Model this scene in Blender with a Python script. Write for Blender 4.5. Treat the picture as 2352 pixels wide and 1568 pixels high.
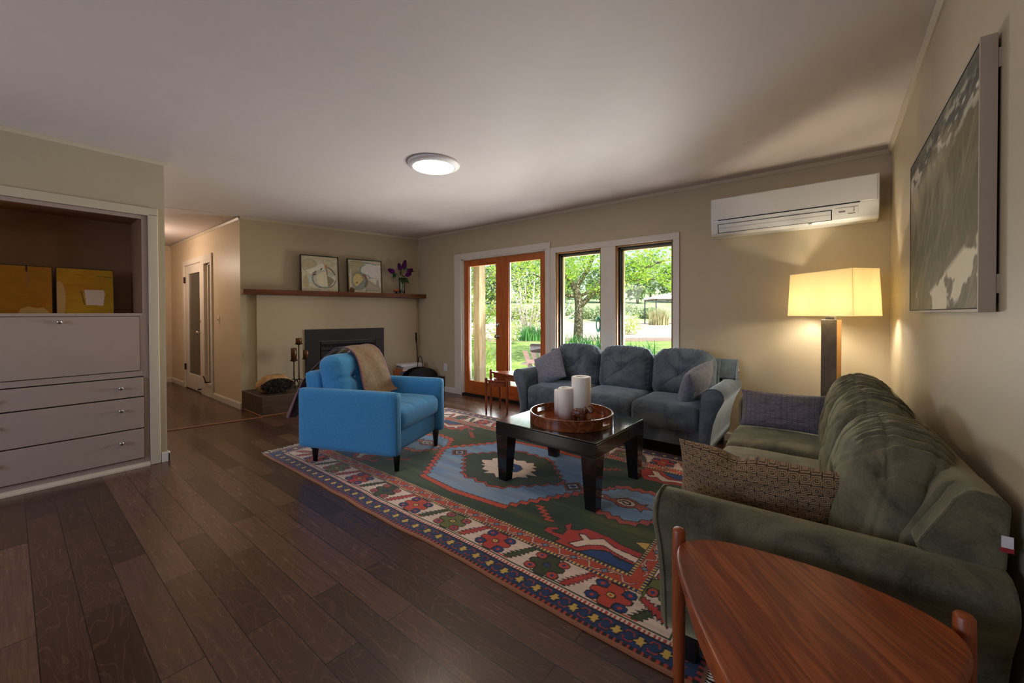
import bpy, bmesh, math, random
import numpy as np
from mathutils import Vector, Matrix, Euler

for o in list(bpy.data.objects):
    bpy.data.objects.remove(o)
SC = bpy.context.scene
COL = SC.collection
PI = math.pi
R = math.radians
random.seed(7)
RNG = np.random.default_rng(11)

# ------------------------------------------------------------------ camera
cam_d = bpy.data.cameras.new('camera')
cam = bpy.data.objects.new('camera', cam_d)
COL.objects.link(cam)
cam_d.sensor_width = 36.0
cam_d.lens = 923.65 / 2352 * 36.0
cam_d.shift_x = 0.0
cam_d.shift_y = -(784 - 730.9) / 2352
cam_d.clip_start = 0.02
cam_d.clip_end = 500
_yaw, _pitch, _roll = R(38.5805), R(0.6274), R(0.2038)
_m = Matrix.Rotation(_yaw, 3, 'Z') @ Matrix.Rotation(PI / 2 - _pitch, 3, 'X') @ Matrix.Rotation(-_roll, 3, 'Z')
cam.matrix_world = Matrix.Translation((0, 0, 1.1956)) @ _m.to_4x4()
SC.camera = cam

# ------------------------------------------------------------------ view, world, sun, daylight
SC.view_settings.view_transform = 'Standard'
SC.view_settings.look = 'None'
SC.view_settings.exposure = -0.1
SC.view_settings.gamma = 1.0
SC.view_settings.use_curve_mapping = False

world = bpy.data.worlds.new('sky_world')
SC.world = world
world.use_nodes = True
wn = world.node_tree
wn.nodes.clear()
_sky = wn.nodes.new('ShaderNodeTexSky')
_sky.sky_type = 'NISHITA'
_sky.sun_disc = False
_sky.sun_elevation = R(56)
_sky.sun_rotation = R(100)
_sky.air_density = 1.0
_sky.dust_density = 2.0
_bg = wn.nodes.new('ShaderNodeBackground')
_bg.inputs['Strength'].default_value = 0.42
_wo = wn.nodes.new('ShaderNodeOutputWorld')
wn.links.new(_sky.outputs[0], _bg.inputs['Color'])
wn.links.new(_bg.outputs[0], _wo.inputs['Surface'])


def light(name, kind, loc, energy, color, rot=(0, 0, 0), size=None, size_y=None, radius=None, angle=None):
    d = bpy.data.lights.new(name, kind)
    d.energy = energy
    d.color = color
    if kind == 'AREA':
        d.shape = 'RECTANGLE'
        d.size = size
        d.size_y = size_y or size
    if radius is not None:
        d.shadow_soft_size = radius
    if angle is not None:
        d.angle = angle
    o = bpy.data.objects.new(name, d)
    COL.objects.link(o)
    o.location = loc
    o.rotation_euler = rot
    return o


# sun stands over the right end of the house, slightly behind it: it never enters by the garden windows
_sd = Vector((0.62, -0.22, 1.0)).normalized()
light('sun', 'SUN', (0, 0, 20), 7.0, (1.0, 0.95, 0.86), rot=_sd.to_track_quat('Z', 'Y').to_euler(), angle=R(0.6))
# daylight that falls in through the garden door and windows
light('daylight_garden_door', 'AREA', (-3.55, 4.68, 0.75), 108, (0.97, 0.95, 0.97), rot=(R(-125), 0, 0), size=1.3, size_y=0.9)
light('daylight_garden_window', 'AREA', (-1.95, 4.66, 0.90), 92, (0.97, 0.95, 0.97), rot=(R(-125), 0, 0), size=1.3, size_y=0.7)
# daylight of the windows in the wall behind the photographer
light('daylight_rear_window', 'AREA', (-2.6, -3.03, 1.45), 48, (0.50, 0.64, 1.0), rot=(R(62), 0, 0), size=1.5, size_y=1.1)
# fill lamp added in the unseen left wall to brighten the right wall
light('side_fill_lamp', 'AREA', (-4.30, -1.75, 1.45), 32, (1.0, 0.92, 0.84), rot=(0, R(-64), 0), size=1.1, size_y=1.2)

# ------------------------------------------------------------------ colour and materials


def s2l(c):
    return tuple(((v / 255) / 12.92 if v / 255 <= 0.04045 else ((v / 255 + 0.055) / 1.055) ** 2.4) for v in c)


def rgba(c):
    return (*s2l(c), 1.0)


MATS = {}


class NT:
    def __init__(self, name):
        self.m = bpy.data.materials.new(name)
        self.m.use_nodes = True
        self.t = self.m.node_tree
        self.t.nodes.clear()
        self.out = self.n('ShaderNodeOutputMaterial')
        MATS[name] = self.m

    def n(self, kind, **kw):
        nd = self.t.nodes.new(kind)
        for k, v in kw.items():
            setattr(nd, k, v)
        return nd

    def l(self, a, b):
        self.t.links.new(a, b)

    def coords(self, scale=(1, 1, 1), loc=(0, 0, 0), rot=(0, 0, 0), kind='Object'):
        tc = self.n('ShaderNodeTexCoord')
        mp = self.n('ShaderNodeMapping')
        mp.inputs['Scale'].default_value = scale
        mp.inputs['Location'].default_value = loc
        src = tc.outputs[kind]
        if any(rot):
            m0 = self.n('ShaderNodeMapping')
            m0.inputs['Rotation'].default_value = rot
            self.l(src, m0.inputs['Vector'])
            src = m0.outputs['Vector']
        self.l(src, mp.inputs['Vector'])
        return mp.outputs['Vector']

    def noise(self, vec, scale, detail=3, rough=0.55, dist=0.0):
        nd = self.n('ShaderNodeTexNoise')
        nd.inputs['Scale'].default_value = scale
        nd.inputs['Detail'].default_value = detail
        nd.inputs['Roughness'].default_value = rough
        nd.inputs['Distortion'].default_value = dist
        if vec is not None:
            self.l(vec, nd.inputs['Vector'])
        return nd.outputs['Fac']

    def ramp(self, fac, stops, interp='LINEAR'):
        r = self.n('ShaderNodeValToRGB')
        r.color_ramp.interpolation = interp
        e = r.color_ramp.elements
        while len(e) > 1:
            e.remove(e[-1])
        e[0].position = stops[0][0]
        e[0].color = stops[0][1]
        for p, c in stops[1:]:
            x = e.new(p)
            x.color = c
        self.l(fac, r.inputs['Fac'])
        return r.outputs['Color']

    def math(self, op, a, b=None, clamp=False):
        m = self.n('ShaderNodeMath', operation=op, use_clamp=clamp)
        for i, v in enumerate((a, b)):
            if v is None:
                continue
            if isinstance(v, (int, float)):
                m.inputs[i].default_value = v
            else:
                self.l(v, m.inputs[i])
        return m.outputs[0]

    def mix(self, fac, a, b, blend='MIX'):
        m = self.n('ShaderNodeMix', data_type='RGBA', blend_type=blend)
        ci = [i for i in m.inputs if i.type == 'RGBA']
        for s, v in ((m.inputs[0], fac), (ci[0], a), (ci[1], b)):
            if isinstance(v, (int, float)):
                s.default_value = v
            elif isinstance(v, tuple):
                s.default_value = v
            else:
                self.l(v, s)
        return [o for o in m.outputs if o.type == 'RGBA'][0]

    def bsdf(self, color=None, rough=0.5, metal=0.0, **kw):
        p = self.n('ShaderNodeBsdfPrincipled')
        if color is not None:
            if isinstance(color, tuple):
                p.inputs['Base Color'].default_value = color
            else:
                self.l(color, p.inputs['Base Color'])
        if isinstance(rough, (int, float)):
            p.inputs['Roughness'].default_value = rough
        else:
            self.l(rough, p.inputs['Roughness'])
        p.inputs['Metallic'].default_value = metal
        for k, v in kw.items():
            p.inputs[k.replace('_', ' ')].default_value = v
        self.l(p.outputs[0], self.out.inputs['Surface'])
        self.p = p
        return p

    def bump(self, height, strength=0.3, dist=0.01):
        b = self.n('ShaderNodeBump')
        b.inputs['Strength'].default_value = strength
        b.inputs['Distance'].default_value = dist
        self.l(height, b.inputs['Height'])
        self.l(b.outputs[0], self.p.inputs['Normal'])


def plain(name, c, rough=0.5, metal=0.0, var=0.06, scale=6, bump=0.0, bscale=80, **kw):
    t = NT(name)
    v = t.coords()
    f = t.noise(v, scale, 3)
    a = rgba(c)
    lo = tuple(x * (1 - var) for x in a[:3]) + (1,)
    hi = tuple(min(1, x * (1 + var)) for x in a[:3]) + (1,)
    t.bsdf(t.ramp(f, [(0.3, lo), (0.7, hi)]), rough, metal, **kw)
    if bump:
        t.bump(t.noise(v, bscale, 2), bump, 0.003)
    return t.m


def wood(name, c1, c2, scale=1.0, axis='X', rough=0.35, figure=9.0, bump=0.12, **kw):
    t = NT(name)
    s = {'X': (1.0, 9, 9), 'Y': (9, 1.0, 9), 'Z': (9, 9, 1.0)}[axis]
    v = t.coords(scale=tuple(q * scale for q in s))
    n1 = t.noise(v, 1.6, 4, 0.6, 0.6)
    w = t.math('SINE', t.math('MULTIPLY', n1, figure * 4))
    fine = t.noise(t.coords(scale=tuple(q * scale * 6 for q in s)), 3.0, 4, 0.7)
    f = t.math('ADD', t.math('MULTIPLY', w, 0.22), t.math('MULTIPLY', fine, 0.55))
    f = t.math('ADD', f, t.math('MULTIPLY', n1, 0.35))
    mid = tuple((p + q) / 2 for p, q in zip(rgba(c1), rgba(c2)))
    t.bsdf(t.ramp(f, [(0.12, rgba(c1)), (0.45, mid), (0.8, rgba(c2))]), rough, **kw)
    t.bump(f, bump, 0.002)
    return t.m


def velvet(name, c1, c2):
    t = NT(name)
    v = t.coords()
    f = t.noise(v, 5.5, 5, 0.62, 0.8)
    g = t.noise(v, 160, 2)
    f2 = t.math('ADD', t.math('MULTIPLY', f, 0.85), t.math('MULTIPLY', g, 0.15))
    t.bsdf(t.ramp(f2, [(0.34, rgba(c1)), (0.62, rgba(c2))]), 0.85, Sheen_Weight=0.75, Sheen_Roughness=0.45, Specular_IOR_Level=0.2)
    t.p.inputs['Sheen Tint'].default_value = tuple(min(1, x * 4) for x in rgba(c2)[:3]) + (1,)
    t.bump(g, 0.15, 0.003)
    return t.m


def weave(name, c1, c2, scale=220, rough=0.85):
    t = NT(name)
    v = t.coords(scale=(1, 1, 1))
    n = t.noise(t.coords(scale=(scale * 0.25, scale * 0.25, scale * 1.4)), 1, 2)
    n2 = t.noise(v, scale, 2)
    f = t.math('ADD', t.math('MULTIPLY', n, 0.6), t.math('MULTIPLY', n2, 0.4))
    t.bsdf(t.ramp(f, [(0.35, rgba(c1)), (0.65, rgba(c2))]), rough, Sheen_Weight=0.2, Specular_IOR_Level=0.2)
    t.bump(f, 0.25, 0.002)
    return t.m


def vcol(name, rough=0.8, bump=0.0, bscale=300, metal=0.0, sheen=0.0, spec=0.3):
    t = NT(name)
    a = t.n('ShaderNodeVertexColor', layer_name='Col')
    t.bsdf(a.outputs['Color'], rough, metal, Sheen_Weight=sheen, Specular_IOR_Level=spec)
    if bump:
        t.bump(t.noise(t.coords(), bscale, 2), bump, 0.003)
    return t.m


def leafmat(name, c1, c2, scale=3.0, trans=0.5):
    t = NT(name)
    f = t.noise(t.coords(), scale, 3)
    c = t.ramp(f, [(0.35, rgba(c1)), (0.65, rgba(c2))])
    d = t.n('ShaderNodeBsdfDiffuse')
    tr = t.n('ShaderNodeBsdfTranslucent')
    gl = t.n('ShaderNodeBsdfGlossy')
    gl.inputs['Roughness'].default_value = 0.4
    t.l(c, d.inputs['Color'])
    t.l(c, tr.inputs['Color'])
    m = t.n('ShaderNodeMixShader')
    m.inputs[0].default_value = trans
    t.l(d.outputs[0], m.inputs[1])
    t.l(tr.outputs[0], m.inputs[2])
    m2 = t.n('ShaderNodeMixShader')
    m2.inputs[0].default_value = 0.06
    t.l(m.outputs[0], m2.inputs[1])
    t.l(gl.outputs[0], m2.inputs[2])
    t.l(m2.outputs[0], t.out.inputs['Surface'])
    return t.m


def glassmat(name, tint=(0.96, 0.98, 0.97), refl=1.0):
    t = NT(name)
    tr = t.n('ShaderNodeBsdfTransparent')
    tr.inputs['Color'].default_value = (*tint, 1)
    gl = t.n('ShaderNodeBsdfGlossy')
    gl.inputs['Roughness'].default_value = 0.01
    fr = t.n('ShaderNodeFresnel')
    fr.inputs['IOR'].default_value = 1.35
    m = t.n('ShaderNodeMixShader')
    t.l(t.math('MULTIPLY', fr.outputs[0], refl), m.inputs[0])
    t.l(tr.outputs[0], m.inputs[1])
    t.l(gl.outputs[0], m.inputs[2])
    t.l(m.outputs[0], t.out.inputs['Surface'])
    return t.m


def emit(name, c, strength):
    t = NT(name)
    e = t.n('ShaderNodeEmission')
    e.inputs['Color'].default_value = (*c, 1)
    e.inputs['Strength'].default_value = strength
    t.l(e.outputs[0], t.out.inputs['Surface'])
    return t.m


plain('wall_paint', (188, 173, 144), 0.5, var=0.015, bump=0.05, bscale=140)
plain('hall_paint', (214, 196, 168), 0.45, var=0.015, bump=0.05, bscale=140)
plain('ceiling_paint', (208, 196, 191), 0.6, var=0.015, bump=0.05, bscale=90)
plain('trim_paint', (200, 187, 162), 0.4, var=0.02)
plain('white_trim', (216, 207, 194), 0.35, var=0.02)
plain('cabinet_paint', (168, 148, 134), 0.45, var=0.02, bump=0.03)
plain('niche_paint', (142, 104, 72), 0.6, var=0.05)
plain('black_metal', (30, 30, 32), 0.45, 0.6, var=0.1)
plain('fire_metal', (44, 44, 44), 0.5, 0.3, var=0.08)
plain('fire_glass', (8, 8, 9), 0.08, 0.0, var=0.05)
plain('dark_gap', (10, 9, 8), 0.8, var=0.05)
plain('nickel', (190, 188, 184), 0.22, 1.0, var=0.03)
plain('bronze', (70, 52, 40), 0.4, 0.7, var=0.1)
plain('iron', (46, 38, 32), 0.6, 0.5, var=0.15)
plain('copper_wax', (96, 58, 30), 0.35, 0.35, var=0.12)
plain('candle_wax', (248, 243, 234), 0.5, var=0.015, Subsurface_Weight=0.2, Subsurface_Radius=(0.02, 0.015, 0.01))
plain('white_plastic', (228, 228, 222), 0.22, var=0.01)
plain('grey_plastic', (120, 120, 116), 0.5, var=0.03)
plain('black_lacquer', (20, 17, 20), 0.16, var=0.1, Coat_Weight=0.4, Coat_Roughness=0.08)
plain('black_leg', (18, 17, 18), 0.4, var=0.1)
plain('elephant_wood', (92, 52, 34), 0.3, var=0.25, scale=40)
plain('paper', (228, 224, 226), 0.8, var=0.03)
plain('orange_cover', (186, 112, 62), 0.6, var=0.08)
plain('grey_cover', (96, 96, 112), 0.6, var=0.2, scale=40)
plain('charcoal_cloth', (58, 60, 66), 0.9, var=0.1)
plain('cover_white', (214, 208, 204), 0.6, var=0.2, scale=30)
plain('canvas_edge', (170, 160, 140), 0.8, var=0.05)
plain('painting_frame_grey', (172, 156, 136), 0.55, var=0.06)
plain('frame_black', (26, 22, 18), 0.5, var=0.1)
plain('lamp_pole', (112, 102, 90), 0.4, 0.45, var=0.22, scale=12)
plain('lamp_edge', (190, 150, 100), 0.3, 0.8, var=0.06)
plain('fringe_wool', (214, 204, 186), 0.9, var=0.08)
plain('switch_plate', (226, 216, 190), 0.4, var=0.02)
plain('outlet_plate', (214, 212, 220), 0.4, var=0.02)
plain('tag_white', (220, 216, 216), 0.6, var=0.02)
plain('tag_red', (150, 30, 40), 0.6, var=0.02)
plain('window_black', (22, 26, 24), 0.4, var=0.05)
plain('chair_white', (168, 178, 190), 0.6, var=0.05)
plain('stone_terrace', (160, 162, 160), 0.9, var=0.12, scale=3, bump=0.2, bscale=30)
plain('gravel', (196, 172, 152), 0.95, var=0.12, scale=0.6, bump=0.2, bscale=12)
plain('mulch', (150, 128, 110), 0.95, var=0.2, scale=4)
plain('post_wood_raw', (190, 168, 120), 0.85, var=0.12, scale=4, bump=0.2, bscale=30)
plain('dark_metal_gazebo', (50, 56, 66), 0.5, 0.2, var=0.05)
plain('gazebo_canvas', (236, 232, 224), 0.8, var=0.02)
plain('hose_green', (20, 92, 76), 0.45, var=0.1)
plain('porch_siding', (110, 96, 80), 0.7, var=0.08)
plain('pale_branch', (224, 214, 210), 0.85, var=0.06)
plain('nickel_soft', (236, 228, 224), 0.5, 0.0, var=0.03)
plain('lilac', (112, 26, 112), 0.7, var=0.4, scale=60)
plain('orange_stone', (176, 92, 30), 0.5, var=0.2, scale=30)
plain('fur_brown', (176, 136, 90), 0.9, var=0.25, scale=18)
wood('teak', (96, 40, 14), (176, 88, 38), 1.3, 'X', 0.3, 8)
def teak_top():
    t = NT('teak_top')
    v = t.coords(scale=(0.8, 9, 9), rot=(0, 0, R(-128)))
    n1 = t.noise(v, 1.5, 3, 0.55, 0.5)
    w = t.math('SINE', t.math('MULTIPLY', n1, 46))
    fine = t.noise(t.coords(scale=(5, 150, 50), rot=(0, 0, R(-128))), 1.0, 4, 0.7)
    f = t.math('ADD', t.math('MULTIPLY', w, 0.10), t.math('MULTIPLY', fine, 0.66))
    f = t.math('ADD', f, t.math('MULTIPLY', n1, 0.28))
    t.bsdf(t.ramp(f, [(0.15, rgba((86, 34, 12))), (0.42, rgba((134, 60, 22))), (0.75, rgba((182, 92, 38)))]), 0.3)
    t.bump(f, 0.1, 0.002)


teak_top()
wood('teak_leg', (104, 46, 20), (160, 80, 38), 1.5, 'Z', 0.35, 4)
wood('fir_door', (150, 70, 24), (196, 106, 44), 1.0, 'Z', 0.4, 4)
wood('fir_window', (104, 70, 32), (164, 112, 50), 1.0, 'Z', 0.45, 4)
wood('fir_door_rail', (150, 70, 24), (196, 106, 44), 1.0, 'X', 0.4, 4)
wood('mantel_wood', (78, 36, 14), (128, 64, 28), 0.8, 'X', 0.35, 5)
wood('tray_wood', (92, 44, 20), (150, 82, 40), 1.2, 'X', 0.22, 5, Coat_Weight=0.3)
wood('tray_floor', (110, 40, 14), (160, 66, 26), 1.2, 'X', 0.16, 5, Coat_Weight=0.5)
wood('hearth_wood', (52, 38, 28), (88, 68, 52), 0.9, 'X', 0.5, 5)
wood('threshold_wood', (110, 70, 44), (140, 92, 58), 1, 'Y', 0.4, 3)
velvet('velvet_blue', (64, 72, 82), (104, 114, 124))
velvet('velvet_warm_lit', (56, 55, 45), (114, 109, 87))  # same velvet as the other sofa, warm light put into the colour
weave('armchair_blue', (50, 126, 180), (82, 154, 200), 420)
weave('pillow_grey', (104, 106, 122), (150, 150, 164), 160)
vcol('rug_pile', 0.95, 0.3, 500, sheen=0.25, spec=0.1)
vcol('painted_canvas', 0.6, 0.1, 200)
vcol('printed_cloth', 0.8, 0.2, 400, sheen=0.15, spec=0.15)
glassmat('window_glass', (0.97, 0.985, 0.975), 0.8)
glassmat('vase_glass', (0.93, 0.96, 0.93), 2.0)
glassmat('hall_glass', (0.55, 0.58, 0.58), 1.5)
glassmat('dark_glass', (0.10, 0.13, 0.14), 1.2)
leafmat('leaf_bright', (140, 186, 44), (216, 236, 108), 1.2, 0.55)
leafmat('leaf_mid', (70, 130, 40), (150, 190, 80), 1.0, 0.45)
leafmat('leaf_far_hazy', (118, 150, 96), (186, 202, 148), 0.3, 0.35)  # distance haze put into the paler greens
leafmat('leaf_iris', (40, 120, 50), (110, 180, 90), 3, 0.4)
leafmat('leaf_orange', (220, 170, 60), (240, 210, 120), 3, 0.5)
leafmat('leaf_vase', (26, 70, 20), (70, 110, 40), 30, 0.3)
leafmat('petal_white', (240, 226, 226), (250, 240, 236), 3, 0.4)
leafmat('dry_grass', (170, 170, 120), (214, 206, 160), 2, 0.4)


def floor_mat():
    t = NT('floor_planks')
    row = 0.122
    v = t.coords(loc=(0.37, 0.19, 0))
    b = t.n('ShaderNodeTexBrick')
    b.offset = 0.37
    b.offset_frequency = 2
    b.squash = 1.0
    b.inputs['Color1'].default_value = (0, 0, 0, 1)
    b.inputs['Color2'].default_value = (1, 1, 1, 1)
    b.inputs['Mortar'].default_value = (0.5, 0.5, 0.5, 1)
    b.inputs['Scale'].default_value = 1.0
    b.inputs['Mortar Size'].default_value = 0.0016
    b.inputs['Mortar Smooth'].default_value = 0.1
    b.inputs['Bias'].default_value = 0.0
    b.inputs['Brick Width'].default_value = 0.98
    b.inputs['Row Height'].default_value = row
    t.l(v, b.inputs['Vector'])
    rnd = b.outputs['Color']
    # grain figure, shifted board by board
    sc = t.n('ShaderNodeVectorMath', operation='SCALE')
    sc.inputs['Scale'].default_value = 17.0
    t.l(rnd, sc.inputs[0])
    ad = t.n('ShaderNodeVectorMath', operation='ADD')
    t.l(t.coords(scale=(2.0, 6.5, 1)), ad.inputs[0])
    t.l(sc.outputs[0], ad.inputs[1])
    n1 = t.noise(ad.outputs[0], 0.9, 2, 0.5, 0.4)
    rings = t.math('SINE', t.math('MULTIPLY', n1, 95))
    lines = t.ramp(rings, [(0.0, (0, 0, 0, 1)), (0.80, (0.05, 0.05, 0.05, 1)), (0.97, (1, 1, 1, 1))])
    ad2 = t.n('ShaderNodeVectorMath', operation='ADD')
    t.l(t.coords(scale=(2, 40, 1)), ad2.inputs[0])
    t.l(sc.outputs[0], ad2.inputs[1])
    fine = t.noise(ad2.outputs[0], 2.0, 4, 0.7)
    base = t.ramp(rnd, [(0.0, rgba((64, 43, 32))), (0.5, rgba((88, 61, 47))), (1.0, rgba((116, 83, 65)))])
    c = t.mix(t.math('MULTIPLY', lines, 0.26), base, rgba((132, 96, 70)))
    c = t.mix(t.ramp(fine, [(0.3, (0.55, 0.55, 0.55, 1)), (0.75, (0.05, 0.05, 0.05, 1))]), c, rgba((46, 27, 20)))
    c = t.mix(b.outputs['Fac'], c, rgba((24, 15, 11)))
    rr = t.math('ADD', t.math('MULTIPLY', fine, 0.16), 0.17)
    t.bsdf(c, rr)
    h = t.math('SUBTRACT', t.math('MULTIPLY', fine, 0.25), t.math('MULTIPLY', b.outputs['Fac'], 1.0))
    h = t.math('ADD', h, t.math('MULTIPLY', rnd, 0.25))
    t.bump(h, 0.22, 0.003)


floor_mat()


def lawn_mat():
    t = NT('lawn_grass')
    v = t.coords()
    f = t.noise(v, 1.2, 5, 0.6)
    g = t.noise(v, 30, 3)
    k = t.math('ADD', t.math('MULTIPLY', f, 0.6), t.math('MULTIPLY', g, 0.4))
    t.bsdf(t.ramp(k, [(0.35, rgba((96, 130, 50))), (0.65, rgba((178, 196, 104)))]), 0.95)
    t.bump(g, 0.6, 0.05)
    t = NT('meadow_grass')
    v = t.coords()
    f = t.noise(v, 0.35, 6, 0.65)
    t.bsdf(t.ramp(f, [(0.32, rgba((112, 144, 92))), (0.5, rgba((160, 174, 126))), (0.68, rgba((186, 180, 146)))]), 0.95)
    t = NT('bark')
    v = t.coords(scale=(1, 1, 0.45))
    f = t.noise(v, 38, 4, 0.7)
    t.bsdf(t.ramp(f, [(0.42, rgba((78, 66, 52))), (0.55, rgba((128, 114, 90))), (0.64, rgba((214, 208, 194)))]), 0.9)
    t.bump(f, 0.6, 0.02)
    t = NT('post_wood')
    v = t.coords(scale=(12, 12, 1.2))
    f = t.noise(v, 2, 4, 0.6)
    t.bsdf(t.ramp(f, [(0.3, rgba((158, 138, 100))), (0.7, rgba((206, 190, 156)))]), 0.8)
    t = NT('lamp_shade_cloth')
    d = t.n('ShaderNodeBsdfDiffuse')
    tr = t.n('ShaderNodeBsdfTranslucent')
    f = t.noise(t.coords(scale=(1, 1, 8)), 60, 2)
    c = t.ramp(f, [(0.3, rgba((243, 233, 198))), (0.7, rgba((248, 238, 208)))])
    t.l(c, d.inputs['Color'])
    t.l(c, tr.inputs['Color'])
    m = t.n('ShaderNodeMixShader')
    m.inputs[0].default_value = 0.5
    t.l(d.outputs[0], m.inputs[1])
    t.l(tr.outputs[0], m.inputs[2])
    t.l(m.outputs[0], t.out.inputs['Surface'])
    t = NT('fur_dark')
    f = t.noise(t.coords(), 55, 4, 0.75, 1.5)
    t.bsdf(t.ramp(f, [(0.42, rgba((14, 11, 9))), (0.56, rgba((56, 44, 34))), (0.66, rgba((176, 150, 120)))]), 0.8)
    t.bump(f, 1.0, 0.02)


lawn_mat()
emit('ceiling_lamp_glow', (1.0, 0.79, 0.56), 36.0)
emit('bulb_glow', (1.0, 0.89, 0.71), 310.0)

# ------------------------------------------------------------------ mesh builder


class MB:
    def __init__(self):
        self.v = []
        self.f = []

    def add(self, verts, faces):
        o = len(self.v)
        self.v.extend([tuple(map(float, p)) for p in verts])
        self.f.extend([tuple(i + o for i in f) for f in faces])
        return self

    def box(self, lo, hi, M=None):
        x0, y0, z0 = lo
        x1, y1, z1 = hi
        vs = [(x0, y0, z0), (x1, y0, z0), (x1, y1, z0), (x0, y1, z0), (x0, y0, z1), (x1, y0, z1), (x1, y1, z1), (x0, y1, z1)]
        if M is not None:
            vs = [tuple(M @ Vector(p)) for p in vs]
        return self.add(vs, [(0, 3, 2, 1), (4, 5, 6, 7), (0, 1, 5, 4), (1, 2, 6, 5), (2, 3, 7, 6), (3, 0, 4, 7)])

    def prism(self, pts, a, b, axis='Z'):
        """2-D outline pulled from a to b along axis. X: (y,z), Y: (x,z), Z: (x,y)."""
        def P(p, h):
            return {'X': (h, p[0], p[1]), 'Y': (p[0], h, p[1]), 'Z': (p[0], p[1], h)}[axis]
        n = len(pts)
        vs = [P(p, a) for p in pts] + [P(p, b) for p in pts]
        fs = [tuple(range(n))[::-1], tuple(range(n, 2 * n))] + [(i, (i + 1) % n, n + (i + 1) % n, n + i) for i in range(n)]
        return self.add(vs, fs)

    def tube(self, path, r, n=10, cap=True):
        path = [Vector(p) for p in path]
        rs = r if isinstance(r, (list, tuple)) else [r] * len(path)
        vs, fs = [], []
        t0 = (path[1] - path[0]).normalized()
        up = Vector((0, 0, 1)) if abs(t0.z) < 0.9 else Vector((1, 0, 0))
        u = t0.cross(up).normalized()
        for i, p in enumerate(path):
            if i == 0:
                t = t0
            elif i == len(path) - 1:
                t = (path[i] - path[i - 1]).normalized()
            else:
                t = (path[i + 1] - path[i - 1]).normalized()
            u = (u - t * u.dot(t))
            if u.length < 1e-6:
                u = t.orthogonal()
            u.normalize()
            w = t.cross(u)
            for k in range(n):
                a = 2 * PI * k / n
                vs.append(p + (u * math.cos(a) + w * math.sin(a)) * rs[i])
        for i in range(len(path) - 1):
            for k in range(n):
                a, b = i * n + k, i * n + (k + 1) % n
                fs.append((a, b, b + n, a + n))
        if cap:
            fs.append(tuple(range(n))[::-1])
            fs.append(tuple((len(path) - 1) * n + k for k in range(n)))
        return self.add(vs, fs)

    def lathe(self, prof, n=32, c=(0, 0, 0), sx=1.0, sy=1.0):
        vs, fs = [], []
        for r, z in prof:
            for k in range(n):
                a = 2 * PI * k / n
                vs.append((c[0] + r * math.cos(a) * sx, c[1] + r * math.sin(a) * sy, c[2] + z))
        for i in range(len(prof) - 1):
            for k in range(n):
                a, b = i * n + k, i * n + (k + 1) % n
                fs.append((a, b, b + n, a + n))
        if prof[0][0] > 1e-6:
            fs.append(tuple(range(n))[::-1])
        if prof[-1][0] > 1e-6:
            fs.append(tuple((len(prof) - 1) * n + k for k in range(n)))
        return self.add(vs, fs)

    def ball(self, c, r, n=16, m=10, M=None):
        rx, ry, rz = r if isinstance(r, (tuple, list)) else (r, r, r)
        vs, fs = [], []
        for i in range(1, m):
            th = PI * i / m
            for k in range(n):
                a = 2 * PI * k / n
                p = Vector((rx * math.sin(th) * math.cos(a), ry * math.sin(th) * math.sin(a), rz * math.cos(th)))
                if M is not None:
                    p = M @ p
                vs.append(p + Vector(c))
        top, bot = Vector((0, 0, rz)), Vector((0, 0, -rz))
        if M is not None:
            top, bot = M @ top, M @ bot
        vs += [top + Vector(c), bot + Vector(c)]
        T, B = (m - 1) * n, (m - 1) * n + 1
        for i in range(m - 2):
            for k in range(n):
                a, b = i * n + k, i * n + (k + 1) % n
                fs.append((a, a + n, b + n, b))
        for k in range(n):
            fs.append((T, k, (k + 1) % n))
            fs.append((B, (m - 2) * n + (k + 1) % n, (m - 2) * n + k))
        return self.add(vs, fs)

    def leaf(self, p, d, up, L, W):
        """a folded five-point leaf blade"""
        d = d.normalized()
        s = d.cross(up)
        if s.length < 1e-4:
            s = d.orthogonal()
        s.normalize()
        nn = s.cross(d).normalized()
        vs = [p, p + d * L * 0.45 + s * W * 0.5 + nn * W * 0.12, p + d * L, p + d * L * 0.45 - s * W * 0.5 + nn * W * 0.12, p + d * L * 0.5]
        return self.add(vs, [(0, 4, 1), (1, 4, 2), (0, 3, 4), (3, 2, 4)])

    def build(self, name, mat, parent=None, smooth=False, bevel=0.0, seg=2, subsurf=0, loc=None, rot=None):
        me = bpy.data.meshes.new(name)
        me.from_pydata(self.v, [], self.f)
        me.update()
        return link(name, me, mat, parent, smooth, bevel, seg, subsurf, loc, rot)


def link(name, me, mat, parent=None, smooth=False, bevel=0.0, seg=2, subsurf=0, loc=None, rot=None):
    me.materials.append(MATS[mat] if isinstance(mat, str) else mat)
    bm = bmesh.new()
    bm.from_mesh(me)
    bmesh.ops.recalc_face_normals(bm, faces=bm.faces)
    bm.to_mesh(me)
    bm.free()
    o = bpy.data.objects.new(name, me)
    COL.objects.link(o)
    if parent is not None:
        o.parent = parent
    if loc is not None:
        o.location = loc
    if rot is not None:
        o.rotation_euler = rot
    if bevel:
        b = o.modifiers.new('bevel', 'BEVEL')
        b.width = bevel
        b.segments = seg
        b.limit_method = 'ANGLE'
        b.angle_limit = R(35)
    if subsurf:
        s = o.modifiers.new('subdivision', 'SUBSURF')
        s.levels = s.render_levels = subsurf
    if smooth or bevel:
        for p in me.polygons:
            p.use_smooth = True
        if not (smooth and not bevel):
            w = o.modifiers.new('weighted_normal', 'WEIGHTED_NORMAL')
            w.keep_sharp = True
    return o


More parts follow.
